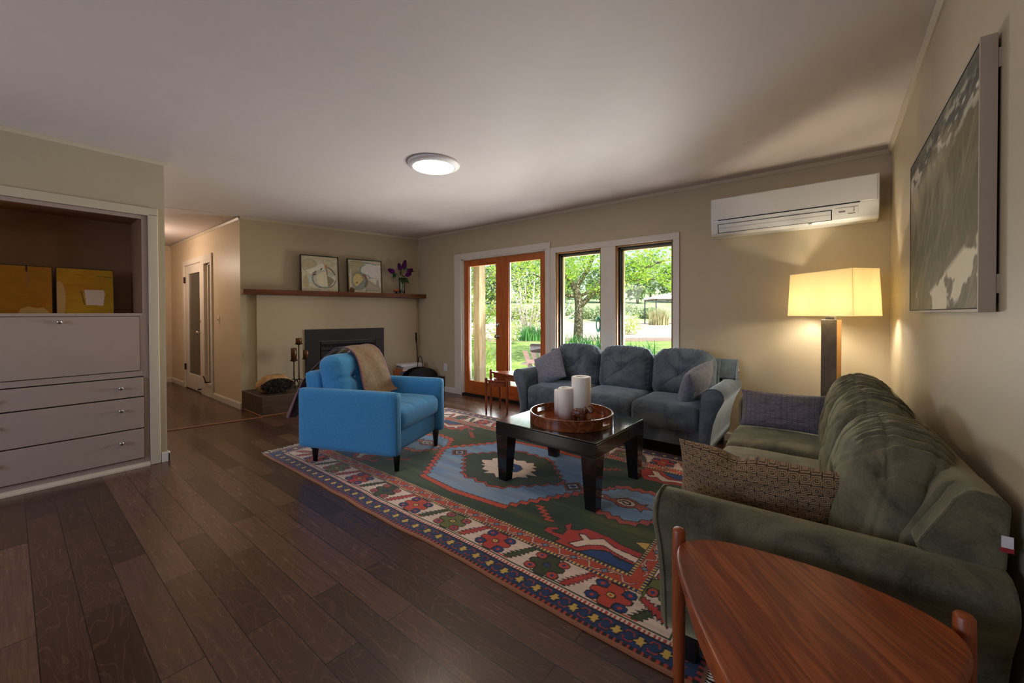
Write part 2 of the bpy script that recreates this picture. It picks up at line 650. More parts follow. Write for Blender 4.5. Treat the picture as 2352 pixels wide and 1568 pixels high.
def thing(name, label, cat, loc=(0, 0, 0), rotz=0.0, group=None):
    o = bpy.data.objects.new(name, None)
    o.empty_display_size = 0.1
    COL.objects.link(o)
    o.location = loc
    o.rotation_euler = (0, 0, rotz)
    return tag(o, label, cat, group)


def tag(o, label, cat, group=None, kind=None):
    o['label'] = label
    o['category'] = cat
    if group:
        o['group'] = group
    if kind:
        o['kind'] = kind
    return o


def struct(o, label=None):
    o['kind'] = 'structure'
    if label:
        o['label'] = label
    return o


def copy_tree(o, parent=None):
    c = o.copy()
    COL.objects.link(c)
    c.parent = parent
    for ch in list(o.children):
        copy_tree(ch, c)
    return c


def setloc(o, x, y, z, rz=None):
    o.location = (x, y, z)
    if rz is not None:
        o.rotation_euler = (0, 0, rz)
    return o


# ---- soft shapes


def rbox_arrays(w, d, h, r, nx, ny, nz):
    """rounded box surface as a dense quad shell; returns verts (N,3), faces, unit coords (N,3) in -1..1"""
    idx = {}
    P, Fs = [], []

    def vid(i, j, k):
        key = (i, j, k)
        if key not in idx:
            idx[key] = len(P)
            P.append((2 * i / nx - 1, 2 * j / ny - 1, 2 * k / nz - 1))
        return idx[key]
    for i in range(nx):
        for j in range(ny):
            for k in (0, nz):
                Fs.append((vid(i, j, k), vid(i + 1, j, k), vid(i + 1, j + 1, k), vid(i, j + 1, k)))
    for i in range(nx):
        for k in range(nz):
            for j in (0, ny):
                Fs.append((vid(i, j, k), vid(i + 1, j, k), vid(i + 1, j, k + 1), vid(i, j, k + 1)))
    for j in range(ny):
        for k in range(nz):
            for i in (0, nx):
                Fs.append((vid(i, j, k), vid(i, j + 1, k), vid(i, j + 1, k + 1), vid(i, j, k + 1)))
    U = np.array(P)
    half = np.array([w, d, h]) / 2
    Q = U * half
    inner = np.maximum(half - r, 1e-4)
    C = np.clip(Q, -inner, inner)
    D = Q - C
    L = np.linalg.norm(D, axis=1, keepdims=True)
    V = np.where(L > 1e-9, C + D / np.maximum(L, 1e-9) * np.minimum(r, np.max(np.abs(D), axis=1, keepdims=True)), Q)
    return V, Fs, U


def np_obj(name, V, Fs, mat, parent=None, smooth=True, colors=None, loc=None, rot=None):
    me = bpy.data.meshes.new(name)
    me.from_pydata(np.asarray(V, float).tolist(), [], [tuple(f) for f in Fs])
    if colors is not None:
        ca = me.color_attributes.new('Col', 'FLOAT_COLOR', 'POINT')
        c4 = np.ones((len(V), 4), np.float32)
        c4[:, :3] = colors
        ca.data.foreach_set('color', c4.ravel())
    me.update()
    return link(name, me, mat, parent, smooth, loc=loc, rot=rot)


def vnoise(x, y, seed=0, octs=3):
    """smooth value noise on arrays, 0..1"""
    x = np.asarray(x, float)
    y = np.asarray(y, float)
    tot, amp, norm = 0, 1.0, 0
    for o in range(octs):
        rg = np.random.default_rng(seed * 31 + o)
        T = rg.random((64, 64))
        xi, yi = np.floor(x).astype(int), np.floor(y).astype(int)
        fx, fy = x - xi, y - yi
        fx, fy = fx * fx * (3 - 2 * fx), fy * fy * (3 - 2 * fy)
        a = T[xi % 64, yi % 64]
        b = T[(xi + 1) % 64, yi % 64]
        c = T[xi % 64, (yi + 1) % 64]
        d = T[(xi + 1) % 64, (yi + 1) % 64]
        tot = tot + amp * ((a * (1 - fx) + b * fx) * (1 - fy) + (c * (1 - fx) + d * fx) * fy)
        norm += amp
        amp *= 0.5
        x, y = x * 2.03, y * 2.03
    return tot / norm


def inpoly(x, y, poly):
    ins = np.zeros(x.shape, bool)
    n = len(poly)
    for i in range(n):
        x0, y0 = poly[i]
        x1, y1 = poly[(i + 1) % n]
        if y0 == y1:
            continue
        c = ((y0 > y) != (y1 > y)) & (x < (x1 - x0) * (y - y0) / (y1 - y0) + x0)
        ins ^= c
    return ins


def segdist(x, y, pts):
    d = np.full(x.shape, 1e9)
    for (x0, y0), (x1, y1) in zip(pts[:-1], pts[1:]):
        dx, dy = x1 - x0, y1 - y0
        t = np.clip(((x - x0) * dx + (y - y0) * dy) / (dx * dx + dy * dy + 1e-12), 0, 1)
        d = np.minimum(d, np.hypot(x - x0 - t * dx, y - y0 - t * dy))
    return d


class Paint:
    """colours per thread or per brush dab on a grid"""

    def __init__(self, X, Y, base):
        self.X, self.Y = X, Y
        self.C = np.empty(X.shape + (3,))
        self.C[:] = s2l(base)

    def fill(self, mask, c):
        self.C[mask] = s2l(c)

    def blend(self, w, c):
        self.C += (np.array(s2l(c)) - self.C) * np.clip(w, 0, 1)[..., None]

    def poly(self, pts, c, outline=None, ow=0.004):
        m = inpoly(self.X, self.Y, pts)
        self.fill(m, c)
        if outline:
            self.line(list(pts) + [pts[0]], ow, outline)

    def line(self, pts, w, c):
        xs = [p[0] for p in pts]
        ys = [p[1] for p in pts]
        m = (self.X > min(xs) - w) & (self.X < max(xs) + w) & (self.Y > min(ys) - w) & (self.Y < max(ys) + w)
        if not m.any():
            return
        d = segdist(self.X[m], self.Y[m], pts)
        sub = self.C[m]
        sub[d < w / 2] = s2l(c)
        self.C[m] = sub

    def soft(self, pts, w, c, a=1.0):
        d = segdist(self.X, self.Y, pts)
        self.blend(a * np.clip(1.5 - d / (w / 2), 0, 1), c)

    def ell(self, cx, cy, rx, ry, c, soft=0.0, a=1.0):
        r = np.hypot((self.X - cx) / rx, (self.Y - cy) / ry)
        if soft:
            self.blend(a * np.clip((1 + soft - r) / soft, 0, 1), c)
        else:
            self.blend(a * (r < 1), c)


def grid_faces(nx, ny):
    i = np.arange(nx - 1)[:, None]
    j = np.arange(ny - 1)[None, :]
    a = (i * ny + j).ravel()
    return np.stack([a, a + ny, a + ny + 1, a + 1], 1)


def pillow(name, w, h, t, mat, label, cat, loc, M, colors=None, group=None, n=26, seed=0, pinch=0.05, dent=0.0):
    """stuffed cushion: local x width, z height, y thickness"""
    us = np.linspace(-1, 1, n)
    vs = np.linspace(-1, 1, n)
    U, Vv = np.meshgrid(us, vs, indexing='ij')
    th = t / 2 * (np.clip((1 - np.abs(U) ** 2.6), 0, 1) ** 0.55) * (np.clip((1 - np.abs(Vv) ** 2.6), 0, 1) ** 0.55)
    wr = (vnoise(U * 4 + 9, Vv * 4 + 3, seed, 3) - 0.5) * 0.022 * np.sqrt(np.clip((1 - U ** 2) * (1 - Vv ** 2), 0, 1))
    X = w / 2 * U * (1 - pinch * (1 - Vv ** 2) * np.abs(U) ** 3)
    Z = h / 2 * Vv * (1 - pinch * 1.4 * (1 - U ** 2) * np.abs(Vv) ** 3)
    if dent:
        Z = Z - dent * np.exp(-((U + 0.25) / 0.16) ** 2) * np.clip(Vv, 0, 1) ** 2
    front = np.stack([X, -th - wr, Z], -1).reshape(-1, 3)
    back = np.stack([X, th - wr, Z], -1).reshape(-1, 3)
    V = np.concatenate([front, back])
    F0_ = grid_faces(n, n)
    Fs = np.concatenate([F0_, F0_[:, ::-1] + n * n])
    cols = None
    if colors is not None:
        c = colors(U * w / 2, Vv * h / 2).reshape(-1, 3)
        cols = np.concatenate([c, c])
    o = np_obj(name, V, Fs.tolist(), mat, None, True, cols)
    bm = bmesh.new()
    bm.from_mesh(o.data)
    bmesh.ops.remove_doubles(bm, verts=bm.verts, dist=0.0008)
    bm.to_mesh(o.data)
    bm.free()
    o.matrix_world = Matrix.Translation(loc) @ M.to_4x4()
    return tag(o, label, cat, group)

# ------------------------------------------------------------------ setting
H = 2.44
D = 4.209
XR = 0.341
XL = -4.265
YL = 0.8046
F0 = Vector((-5.854, 1.836, 0))
F1 = Vector((-5.3265, D, 0))
HY = 1.836
EX = -9.29
YB = -3.0
FANG = math.atan2(F1.y - F0.y, F1.x - F0.x)
FLEN = (F1 - F0).length


def fpt(t, o, z=0.0):
    """point beside the fireplace wall: t along it, o out into the room"""
    return Vector((F0.x + t * math.cos(FANG) + o * math.sin(FANG), F0.y + t * math.sin(FANG) - o * math.cos(FANG), z))


def w_at(o):
    """t at which the garden wall is met, o out from the fireplace wall"""
    return (D - F0.y + o * math.cos(FANG)) / math.sin(FANG)


struct(MB().box((-10.2, YB - 0.3, -0.12), (XR + 0.3, D + 0.16, 0.0)).build('floor', 'floor_planks'))
struct(MB().prism([(XL, YB - 0.2), (XR + 0.2, YB - 0.2), (XR + 0.2, D + 0.16), (F1.x, D + 0.16), (F0.x, F0.y), (F0.x - 0.24, YL), (XL, YL)], H, H + 0.15, 'Z').build('ceiling', 'ceiling_paint'))
struct(MB().prism([(F0.x - 0.24, YL - 0.1), (F0.x - 0.24, YL), (F0.x, F0.y), (F0.x, F0.y + 0.1), (EX - 0.2, F0.y + 0.1), (EX - 0.2, YL - 0.1)], H - 0.004, H + 0.15, 'Z').build('ceiling_hall', 'ceiling_paint'))

# garden wall with its openings
DX0, DX1, DZ = -4.310, -2.805, 2.005
W1a, W1b, W2a, W2b, WZ0, WZ1 = -2.665, -2.058, -1.882, -1.264, 0.60, 1.945
wb = MB()
T = 0.15
for x0, x1, z0, z1 in ((-5.5, DX0, 0, H), (DX0, DX1, DZ, H), (DX1, W1a, 0, H), (W1a, W2b, WZ1, H), (W1b, W2a, WZ0, WZ1), (W1a, W2b, 0, WZ0), (W2b, XR + 0.2, 0, H)):
    wb.box((x0, D, z0), (x1, D + T, z1))
struct(wb.build('wall_garden', 'wall_paint'))
struct(MB().box((XR, YB - 0.2, 0), (XR + 0.15, D + T, H)).build('wall_right', 'wall_paint'))
# wall behind the photographer with a window opening
wb = MB()
for x0, x1, z0, z1 in ((XL - 0.8, -3.4, 0, H), (-3.4, -1.8, 0, 0.9), (-3.4, -1.8, 2.05, H), (-1.8, XR + 0.15, 0, H)):
    wb.box((x0, YB - 0.15, z0), (x1, YB, z1))
struct(wb.build('wall_rear', 'wall_paint'))
# cabinet wall: a thick wall with a recess for the built-in cabinet
CY0, CY1, CZ = -0.30, 0.70, 2.02
wb = MB()
for y0, y1, z0, z1 in ((YB, -2.4, 0, H), (-2.4, -1.1, 0, 0.85), (-2.4, -1.1, 2.0, H), (-1.1, CY0, 0, H)):  # unseen opening added here to hold the side fill lamp
    wb.box((XL - 0.75, y0, z0), (XL, y1, z1))
wb.box((XL - 0.751, CY0 - 0.001, CZ), (XL - 0.75, CY0, H)).box((XL - 0.75, CY1, 0), (XL, YL, H)).box((XL - 0.75, CY0, CZ), (XL, CY1, H)).box((XL - 0.75, CY0, 0), (XL - 0.55, CY1, CZ))
struct(wb.build('wall_left', 'wall_paint'))
# fireplace wall and hall
struct(MB().prism([(F0.x, F0.y), (F1.x, F1.y), (F1.x - 0.4, F1.y), (F0.x - 0.3, F0.y + 0.3), (F0.x - 0.01, F0.y + 0.02)], 0, H, 'Z').build('wall_fireplace', 'wall_paint'))
HD0, HD1, HS0, HS1 = -8.36, -7.46, -7.30, -7.00
wb = MB()
for x0, x1, z0, z1 in ((EX - 0.2, HD0, 0, H), (HD0, HD1, 2.0, H), (HD1, HS0, 0, H), (HS0, HS1, 0, 0.16), (HS0, HS1, 1.97, H), (HS1, F0.x - 0.0001, 0, H)):
    wb.box((x0, HY, z0), (x1, HY + 0.14, z1))
struct(wb.build('wall_hall', 'hall_paint'))
struct(MB().box((EX - 0.15, YL - 0.2, 0), (EX, HY, H)).build('wall_hall_end', 'hall_paint'))
struct(MB().box((EX, YL - 0.15, 0), (XL - 0.75, YL, H)).build('wall_hall_inner', 'hall_paint'))
# chimney breast
CB0, CB1, CBO = 0.165, 2.374, 0.05
struct(MB().box((CB0, -CBO, 0.239), (CB1, 0.0, 1.4515)).build('wall_chimney_breast', 'wall_paint', bevel=0.004, loc=F0, rot=(0, 0, FANG)))

# crown trims
cr = [(0, 0), (0.022, 0), (0.022, -0.008), (0.008, -0.03), (0, -0.03)]
struct(MB().prism([(D - a, H + b) for a, b in cr], F1.x, XR, 'X').build('trim_1', 'trim_paint'))
struct(MB().prism([(XR - a, H + b) for a, b in cr], YB, D, 'Y').build('trim_2', 'trim_paint'))
struct(MB().prism([(XL + a, H + b) for a, b in cr], YB, YL + 0.02, 'Y').build('trim_3', 'trim_paint'))
struct(MB().prism([(-a, H + b) for a, b in cr], 0, FLEN, 'X').build('trim_4', 'trim_paint', loc=F0, rot=(0, 0, FANG)))
struct(MB().prism([(HY - a, H - 0.012 + b) for a, b in cr], EX, F0.x, 'X').build('trim_5', 'trim_paint'))
# baseboards
bp = [(0, 0), (0.016, 0), (0.016, 0.066), (0.010, 0.08), (0, 0.08)]
bb = MB().prism([(D - a, b) for a, b in bp], F1.x, -4.452, 'X')
bb.prism([(D - a, b) for a, b in bp], -1.2, XR, 'X').prism([(D - a, b) for a, b in bp], -2.738, -1.2, 'X')
struct(bb.build('baseboard_garden', 'white_trim'))
struct(MB().prism([(XR - a, b) for a, b in bp], YB, D, 'Y').build('baseboard_right', 'white_trim'))
bb = MB().prism([(XL + a, b) for a, b in bp], YB, CY0 - 0.06, 'Y').prism([(XL + a, b) for a, b in bp], CY1 + 0.065, YL + 0.016, 'Y').prism([(YL + a, b) for a, b in bp], XL - 0.75, XL + 0.016, 'X')
struct(bb.build('baseboard_left', 'white_trim', bevel=0.003))
bb = MB().prism([(HY - a, b) for a, b in bp], EX, HD0 - 0.09, 'X').prism([(HY - a, b) for a, b in bp], HS1 + 0.07, F0.x + 0.01, 'X')
struct(bb.build('baseboard_hall', 'white_trim'))
struct(MB().prism([(EX + a, b) for a, b in bp], YL, HY, 'Y').build('baseboard_hall_end', 'white_trim'))
# threshold strip in the floor between living room and hall
struct(MB().prism([(-5.455, YL), (-5.41, YL), (-5.17, 1.83), (-5.215, 1.83)], 0.0005, 0.007, 'Z').build('trim_6', 'threshold_wood', bevel=0.003))

# casings of the garden door and windows
cs = MB()
for x0, x1, z0, z1 in ((-4.452, DX0, 0, 2.085), (DX0, -2.738, DZ, 2.085), (DX1, -2.738, 0, DZ)):
    cs.box((x0, D - 0.020, z0), (x1, D, z1))
struct(cs.build('trim_7', 'white_trim', bevel=0.004))
cs = MB()
for x0, x1, z0, z1 in ((-2.737, W2b + 0.062, WZ1, 2.01), (-2.737, W1a, WZ0 - 0.06, WZ1), (W1b, W2a, WZ0, WZ1), (W2b, W2b + 0.062, WZ0 - 0.06, WZ1), (W1a, W2b, WZ0 - 0.06, WZ0)):
    cs.box((x0, D - 0.018, z0), (x1, D, z1))
struct(cs.build('trim_8', 'white_trim', bevel=0.004))
# white door jamb lining
jb = MB().box((DX0, D, 0), (DX0 + 0.02, D + T, DZ)).box((DX1 - 0.02, D, 0), (DX1, D + T, DZ)).box((DX0, D, DZ - 0.016), (DX1, D + T, DZ))
struct(jb.build('trim_9', 'white_trim'))
struct(MB().box((DX0, D - 0.005, 0), (DX1, D + T, 0.03)).build('trim_10', 'dark_gap'))


def window(n, x0, x1):
    w = struct(MB().box((x0, D + 0.0, WZ0), (x0 + 0.014, D + 0.10, WZ1)).box((x1 - 0.014, D, WZ0), (x1, D + 0.10, WZ1)).box((x0, D, WZ1 - 0.014), (x1, D + 0.10, WZ1)).box((x0, D, WZ0), (x1, D + 0.10, WZ0 + 0.014)).build('window_%d' % n, 'fir_window'))
    a = MB()
    for p0, p1 in (((x0 + 0.014, WZ0), (x0 + 0.034, WZ1)), ((x1 - 0.034, WZ0), (x1 - 0.014, WZ1)), ((x0 + 0.014, WZ1 - 0.034), (x1 - 0.014, WZ1 - 0.014)), ((x0 + 0.014, WZ0 + 0.014), (x1 - 0.014, WZ0 + 0.034))):
        a.box((p0[0], D + 0.05, p0[1]), (p1[0], D + 0.12, p1[1]))
    a.build('sash', 'window_black', w)
    a = MB()
    for p0, p1 in (((x0 + 0.034, WZ0 + 0.03), (x0 + 0.05, WZ1 - 0.03)), ((x1 - 0.042, WZ0 + 0.03), (x1 - 0.034, WZ1 - 0.03)), ((x0 + 0.034, WZ1 - 0.05), (x1 - 0.034, WZ1 - 0.034))):
        a.box((p0[0], D + 0.085, p0[1]), (p1[0], D + 0.13, p1[1]))
    a.build('glazing_bead', 'post_wood_raw', w)
    MB().box((x0 + 0.034, D + 0.098, WZ0 + 0.03), (x1 - 0.034, D + 0.104, WZ1 - 0.034)).build('pane', 'window_glass', w)
    return w


window(1, W1a, W1b)
window(2, W2a, W2b)


def french_leaf(n, x0, x1, sl, sr, handle):
    y0, y1 = D + 0.035, D + 0.08
    z0, z1, g0, g1 = 0.03, DZ - 0.02, 0.215, 1.895
    d = struct(MB().box((x0, y0, z0), (x0 + sl, y1, z1)).box((x1 - sr, y0, z0), (x1, y1, z1)).build('door_%d' % n, 'fir_door', bevel=0.002))
    MB().box((x0 + sl, y0, z0), (x1 - sr, y1, g0)).build('bottom_rail', 'fir_door_rail', d, bevel=0.002)
    MB().box((x0 + sl, y0, g1), (x1 - sr, y1, z1)).build('top_rail', 'fir_door_rail', d, bevel=0.002)
    MB().box((x0 + sl, y0 + 0.018, g0), (x1 - sr, y0 + 0.024, g1)).build('pane', 'window_glass', d)
    a = MB()
    for q in ((x0 + sl, g0, x0 + sl + 0.012, g1), (x1 - sr - 0.012, g0, x1 - sr, g1)):
        a.box((q[0], y0 + 0.024, q[1]), (q[2], y1, q[3]))
    a.build('glazing_bead', 'white_trim', d)
    if handle:
        hx = x1 - sr / 2 - 0.01
        k = MB().lathe([(0.027, 0), (0.027, 0.004), (0.011, 0.008), (0.010, 0.03), (0.024, 0.042), (0.028, 0.055), (0.02, 0.066), (0, 0.068)], 20)
        k.build('door_knob', 'nickel', d, True, loc=(hx, y0, 0.885), rot=(R(90), 0, 0))
        k = MB().lathe([(0.030, 0), (0.030, 0.006), (0.024, 0.012), (0, 0.012)], 20).box((-0.004, -0.016, 0.01), (0.004, 0.016, 0.024))
        k.build('deadbolt', 'nickel', d, True, loc=(hx, y0, 1.045), rot=(R(90), 0, R(40)))
    return d


XM = -3.560
french_leaf(1, DX0 + 0.022, XM - 0.001, 0.082, 0.110, True)
french_leaf(2, XM + 0.001, DX1 - 0.022, 0.108, 0.095, False)

# hall door, white, glazed, and its narrow sidelight
cs = MB()
for x0, x1, z0, z1 in ((HD0 - 0.085, HD0, 0, 2.085), (HD0, HS1 + 0.065, 2.0, 2.085), (HD1, HS0, 0, 2.0), (HS1, HS1 + 0.065, 0, 2.0), (HS0, HS1, 0, 0.16), (HS0, HS1, 1.955, 2.0)):
    cs.box((x0, HY - 0.022, z0), (x1, HY, z1))
struct(cs.build('trim_11', 'white_trim', bevel=0.004))
d3 = struct(MB().box((HD0, HY + 0.0, 0.012), (HD0 + 0.13, HY + 0.045, 2.0)).box((HD1 - 0.13, HY, 0.012), (HD1, HY + 0.045, 2.0)).box((HD0 + 0.13, HY, 0.012), (HD1 - 0.13, HY + 0.045, 0.25)).box((HD0 + 0.13, HY, 1.86), (HD1 - 0.13, HY + 0.045, 2.0)).build('door_3', 'white_trim', bevel=0.003))
MB().box((HD0 + 0.13, HY + 0.018, 0.25), (HD1 - 0.13, HY + 0.026, 1.86)).build('pane', 'hall_glass', d3)
MB().lathe([(0.028, 0), (0.028, 0.004), (0.011, 0.008), (0.010, 0.03), (0.025, 0.042), (0.029, 0.055), (0.02, 0.066), (0, 0.068)], 18).build('door_knob', 'nickel', d3, True, loc=(HD1 - 0.06, HY, 0.93), rot=(R(90), 0, 0))
MB().lathe([(0.026, 0), (0.026, 0.012), (0, 0.014)], 18).build('deadbolt', 'nickel', d3, True, loc=(HD1 - 0.06, HY, 1.10), rot=(R(90), 0, 0))
for z in (0.3, 1.72):
    MB().box((HD0 - 0.012, HY - 0.026, z), (HD0 + 0.004, HY + 0.0, z + 0.1)).build('hinge', 'bronze', d3)
MB().box((HD0, HY - 0.01, 0.0), (HD1, HY + 0.05, 0.012)).build('door_sill', 'bronze', d3)
MB().tube([(HD1 - 0.03, HY - 0.0, 0.07), (HD1 - 0.03, HY - 0.06, 0.07)], [0.008, 0.012], 10).build('door_stop', 'black_metal', d3, True)
w3 = struct(MB().box((HS0, HY + 0.02, 0.16), (HS0 + 0.05, HY + 0.12, 1.97)).box((HS1 - 0.02, HY + 0.02, 0.16), (HS1, HY + 0.12, 1.97)).box((HS0, HY + 0.02, 1.94), (HS1, HY + 0.12, 1.97)).box((HS0, HY - 0.03, 0.16), (HS1, HY + 0.12, 0.2)).build('window_3', 'white_trim'))
MB().box((HS0 + 0.05, HY + 0.07, 0.2), (HS1 - 0.02, HY + 0.076, 1.94)).build('pane', 'dark_glass', w3)
a = MB().box((HS0 + 0.09, HY - 0.05, 0.2), (HS0 + 0.15, HY + 0.02, 0.215)).tube([(HS0 + 0.12, HY - 0.04, 0.21), (HS0 + 0.12, HY - 0.055, 0.27), (HS0 + 0.09, HY - 0.06, 0.3)], 0.008, 8)
a.build('window_latch', 'bronze', w3, bevel=0.002)
# light switch, socket
t = thing('light_switch', 'ivory toggle light switch plate on hall wall beside the narrow window', 'light switch', (-6.70, HY - 0.0005, 1.13))
MB().box((-0.037, -0.006, -0.058), (0.037, 0, 0.058)).build('plate', 'switch_plate', t, bevel=0.003)
MB().box((-0.005, -0.02, -0.012), (0.005, -0.006, 0.012)).build('toggle', 'switch_plate', t, bevel=0.002)
t = thing('wall_outlet', 'pale wall socket low on the wall left of the garden door', 'outlet', (-4.672, D - 0.0005, 0.375))
MB().box((-0.036, -0.006, -0.058), (0.036, 0, 0.058)).build('plate', 'outlet_plate', t, bevel=0.003)
for z in (-0.022, 0.022):
    a = MB().box((-0.016, -0.0075, z - 0.014), (0.016, -0.005, z + 0.014))
    a.build('socket', 'cover_white', t, bevel=0.003)

# ------------------------------------------------------------------ ceiling lamp
t = thing('ceiling_light', 'round flush ceiling lamp with a brushed metal ring, switched on', 'ceiling light', (-2.585, 2.21, H))
MB().lathe([(0.212, 0.0), (0.212, -0.012), (0.207, -0.018), (0.176, -0.034), (0.168, -0.034), (0.166, -0.026), (0.166, 0.0)], 64).build('ring', 'nickel_soft', t, True)
MB().lathe([(0.167, -0.027), (0.12, -0.031), (0.06, -0.033), (0, -0.0335)], 64).build('diffuser', 'ceiling_lamp_glow', t, True)
# hall ceiling lamp, hidden behind the end of the cabinet wall
t = thing('hall_ceiling_light', 'small round hall ceiling lamp behind the end of the cabinet wall', 'ceiling light', (-7.6, 1.1, H - 0.004))
MB().lathe([(0.12, 0), (0.12, -0.03), (0.10, -0.045), (0, -0.055)], 32).build('diffuser', 'gazebo_canvas', t, True)
light('hall_lamp_light', 'POINT', (-7.6, 1.1, H - 0.45), 20, (1.0, 0.80, 0.66), radius=0.12)

# ------------------------------------------------------------------ fireplace
mt = MB()
MT0, MT1 = 1.452, 1.516
mt.prism([(0.0, 0.0), (w_at(0), 0.0), (w_at(0.2), -0.2), (0.012, -0.2)], MT0, MT1, 'Z')
tag(mt.build('mantel_shelf', 'mantel_wood', bevel=0.004, loc=F0, rot=(0, 0, FANG)), 'dark reddish wood mantel shelf along the fireplace wall', 'shelf')
# hearth bench, its left end flush with the hall wall
o1 = 0.63
tl = (HY - F0.y + o1 * math.cos(FANG)) / math.sin(FANG)
hb = thing('hearth', 'raised dark brown wooden hearth bench under the fireplace', 'hearth', F0, FANG)
MB().prism([(0.004, -0.003), (w_at(0) - 0.002, -0.003), (w_at(o1) - 0.002, -o1), (tl, -o1)], 0.0, 0.238, 'Z').build('bench', 'hearth_wood', hb, bevel=0.008)
MB().prism([(0.01, -0.05), (tl - 0.006, -o1 - 0.012), (w_at(o1) - 0.02, -o1 - 0.012), (w_at(o1) - 0.02, -o1), (tl + 0.008, -o1), (0.022, -0.05)], 0.0, 0.02, 'Z').build('base_strip', 'threshold_wood', hb, bevel=0.004)
# insert
fi = thing('fireplace_insert', 'black metal fireplace insert set into the chimney breast', 'fireplace', fpt(0.724, CBO, 0.239), FANG)
FW, FH = 1.10, 0.752
a = MB().box((0, -0.02, FH - 0.165), (FW, 0, FH)).box((0, -0.02, 0), (0.185, 0, FH - 0.168)).box((FW - 0.13, -0.02, 0), (FW, 0, FH - 0.168))
a.build('surround', 'fire_metal', fi, bevel=0.003)
MB().box((0.19, -0.012, 0), (FW - 0.135, -0.002, FH - 0.172)).build('inner_panel', 'black_metal', fi)
MB().box((0.20, -0.03, FH - 0.215), (FW - 0.145, -0.012, FH - 0.175)).build('hood_bar', 'fire_metal', fi, bevel=0.003)
MB().box((0.27, -0.022, FH - 0.245), (FW - 0.20, -0.0125, FH - 0.219)).build('vent_slot', 'dark_gap', fi)
MB().box((0.20, -0.026, FH - 0.30), (FW - 0.145, -0.0125, FH - 0.25)).build('vent_cover', 'fire_metal', fi, bevel=0.003)
fr = MB()
for p in ((0.2, 0.05, 0.28, FH - 0.31), (FW - 0.225, 0.05, FW - 0.145, FH - 0.31), (0.28, FH - 0.36, FW - 0.225, FH - 0.31), (0.28, 0.05, FW - 0.225, 0.1)):
    fr.box((p[0], -0.026, p[1]), (p[2], -0.0125, p[3]))
dr = fr.build('fire_door', 'fire_metal', fi, bevel=0.003)
arc = [(0.28 + (FW - 0.505) * i / 20, -0.028, FH - 0.362 - 0.012 * (1 - math.sin(PI * i / 20))) for i in range(21)]
MB().tube(arc, 0.006, 8).build('arch_trim', 'black_metal', dr, True)
MB().box((0.28, -0.016, 0.1), (FW - 0.225, -0.0128, FH - 0.36)).build('glass', 'fire_glass', dr)

# candle stand: three pillars on one curled iron foot
st = thing('candle_stand', 'dark iron stand with three pillar candle cups on hearth', 'candle holder', fpt(0.60, 0.30, 0.2385), FANG)
CUPS = [(-0.053, 0.03, 0.36, 0.034, 0.155), (0.0, 0.0, 0.575, 0.036, 0.07), (0.088, 0.02, 0.375, 0.034, 0.105)]
for cx, cy, hz, r, ch in CUPS:
    MB().tube([(cx, cy, 0.11), (cx, cy, 0.2), (cx, cy, 0.201), (cx, cy, hz)], [0.0075, 0.0075, 0.0065, 0.0065], 10).lathe([(0.0, hz - 0.16), (0.012, hz - 0.155), (0.0, hz - 0.148)], 12, (cx, cy, 0)).build('stem', 'iron', st, True)
    MB().lathe([(0.008, hz - 0.015), (0.03, hz - 0.004), (r + 0.012, hz), (r + 0.012, hz + 0.008), (0, hz + 0.008)], 24, (cx, cy, 0)).build('cup', 'iron', st, True)
    for k in range(3):
        an = 0.5 + k * 2 * PI / 3
        pth = [(cx, cy, 0.115)]
        for i in range(1, 9):
            q = i / 8
            rr = 0.075 * q + 0.012 * math.sin(q * PI)
            pth.append((cx + rr * math.cos(an), cy + rr * math.sin(an), 0.115 * math.cos(q * PI / 2) ** 0.9 + 0.006))
        MB().tube(pth, 0.006, 8).build('leg', 'iron', st, True)
    lab = {0.36: 'tall bronze pillar candle in the left cup of the iron stand', 0.575: 'short bronze pillar candle in the topmost cup of the iron stand', 0.375: 'medium bronze pillar candle in the right cup of the iron stand'}[hz]
    c = MB().lathe([(0, 0), (r, 0), (r, ch - 0.004), (r - 0.004, ch), (r * 0.5, ch - 0.006), (0, ch - 0.008)], 28)
    p = fpt(0.60 + cx, 0.30 - cy, 0.2385 + hz + 0.0085)
    cn = thing('pillar_candle', lab, 'candle', p, FANG, 'bronze pillar candles on the iron stand')
    c.build('wax', 'copper_wax', cn, True)
    MB().tube([(0, 0, ch - 0.009), (0.001, 0, ch + 0.012)], 0.0015, 6).build('wick', 'dark_gap', cn)

# hairy round ornament on the hearth
fu = thing('hide_roll', 'rounded brown hide ornament with a dark shaggy face on hearth', 'ornament', fpt(0.31, 0.37, 0.239), FANG)
V, Fs, U = rbox_arrays(0.40, 0.24, 0.215, 0.105, 24, 14, 14)
V[:, 0] *= 1 - 0.18 * np.clip(U[:, 2], 0, 1) ** 2
V[:, 2] += 0.1075
V[:, 2] *= 1 - 0.10 * np.abs(U[:, 0]) ** 3
V += ((vnoise(V[:, 0] * 22 + 5, V[:, 2] * 22 + V[:, 1] * 17, 3) - 0.5) * 0.014)[:, None]
V[:, 2] = np.maximum(V[:, 2], 0.0)
np_obj('rind', V, Fs, 'fur_brown', fu)
fm = MB()
for i in range(420):
    a_, q_ = random.uniform(0, 2 * PI), math.sqrt(random.random())
    px, pz = 0.022 + 0.175 * q_ * math.cos(a_), 0.090 + 0.084 * q_ * math.sin(a_)
    ln = random.uniform(0.02, 0.05)
    dv = Vector((random.uniform(-1, 1), -0.35, random.uniform(-1, 0.6))).normalized()
    p0 = Vector((px, -0.118 - 0.02 * (1 - q_), pz))
    p1 = p0 + dv * ln
    p1.z = max(p1.z, 0.004)
    fm.tube([p0, (p0 + p1) / 2 + Vector((0, -0.008, 0.004)), p1], [0.004, 0.0035, 0.001], 5)
ff = fm.build('shaggy_face', 'fur_dark', fu, True)
ff['kind'] = 'stuff'
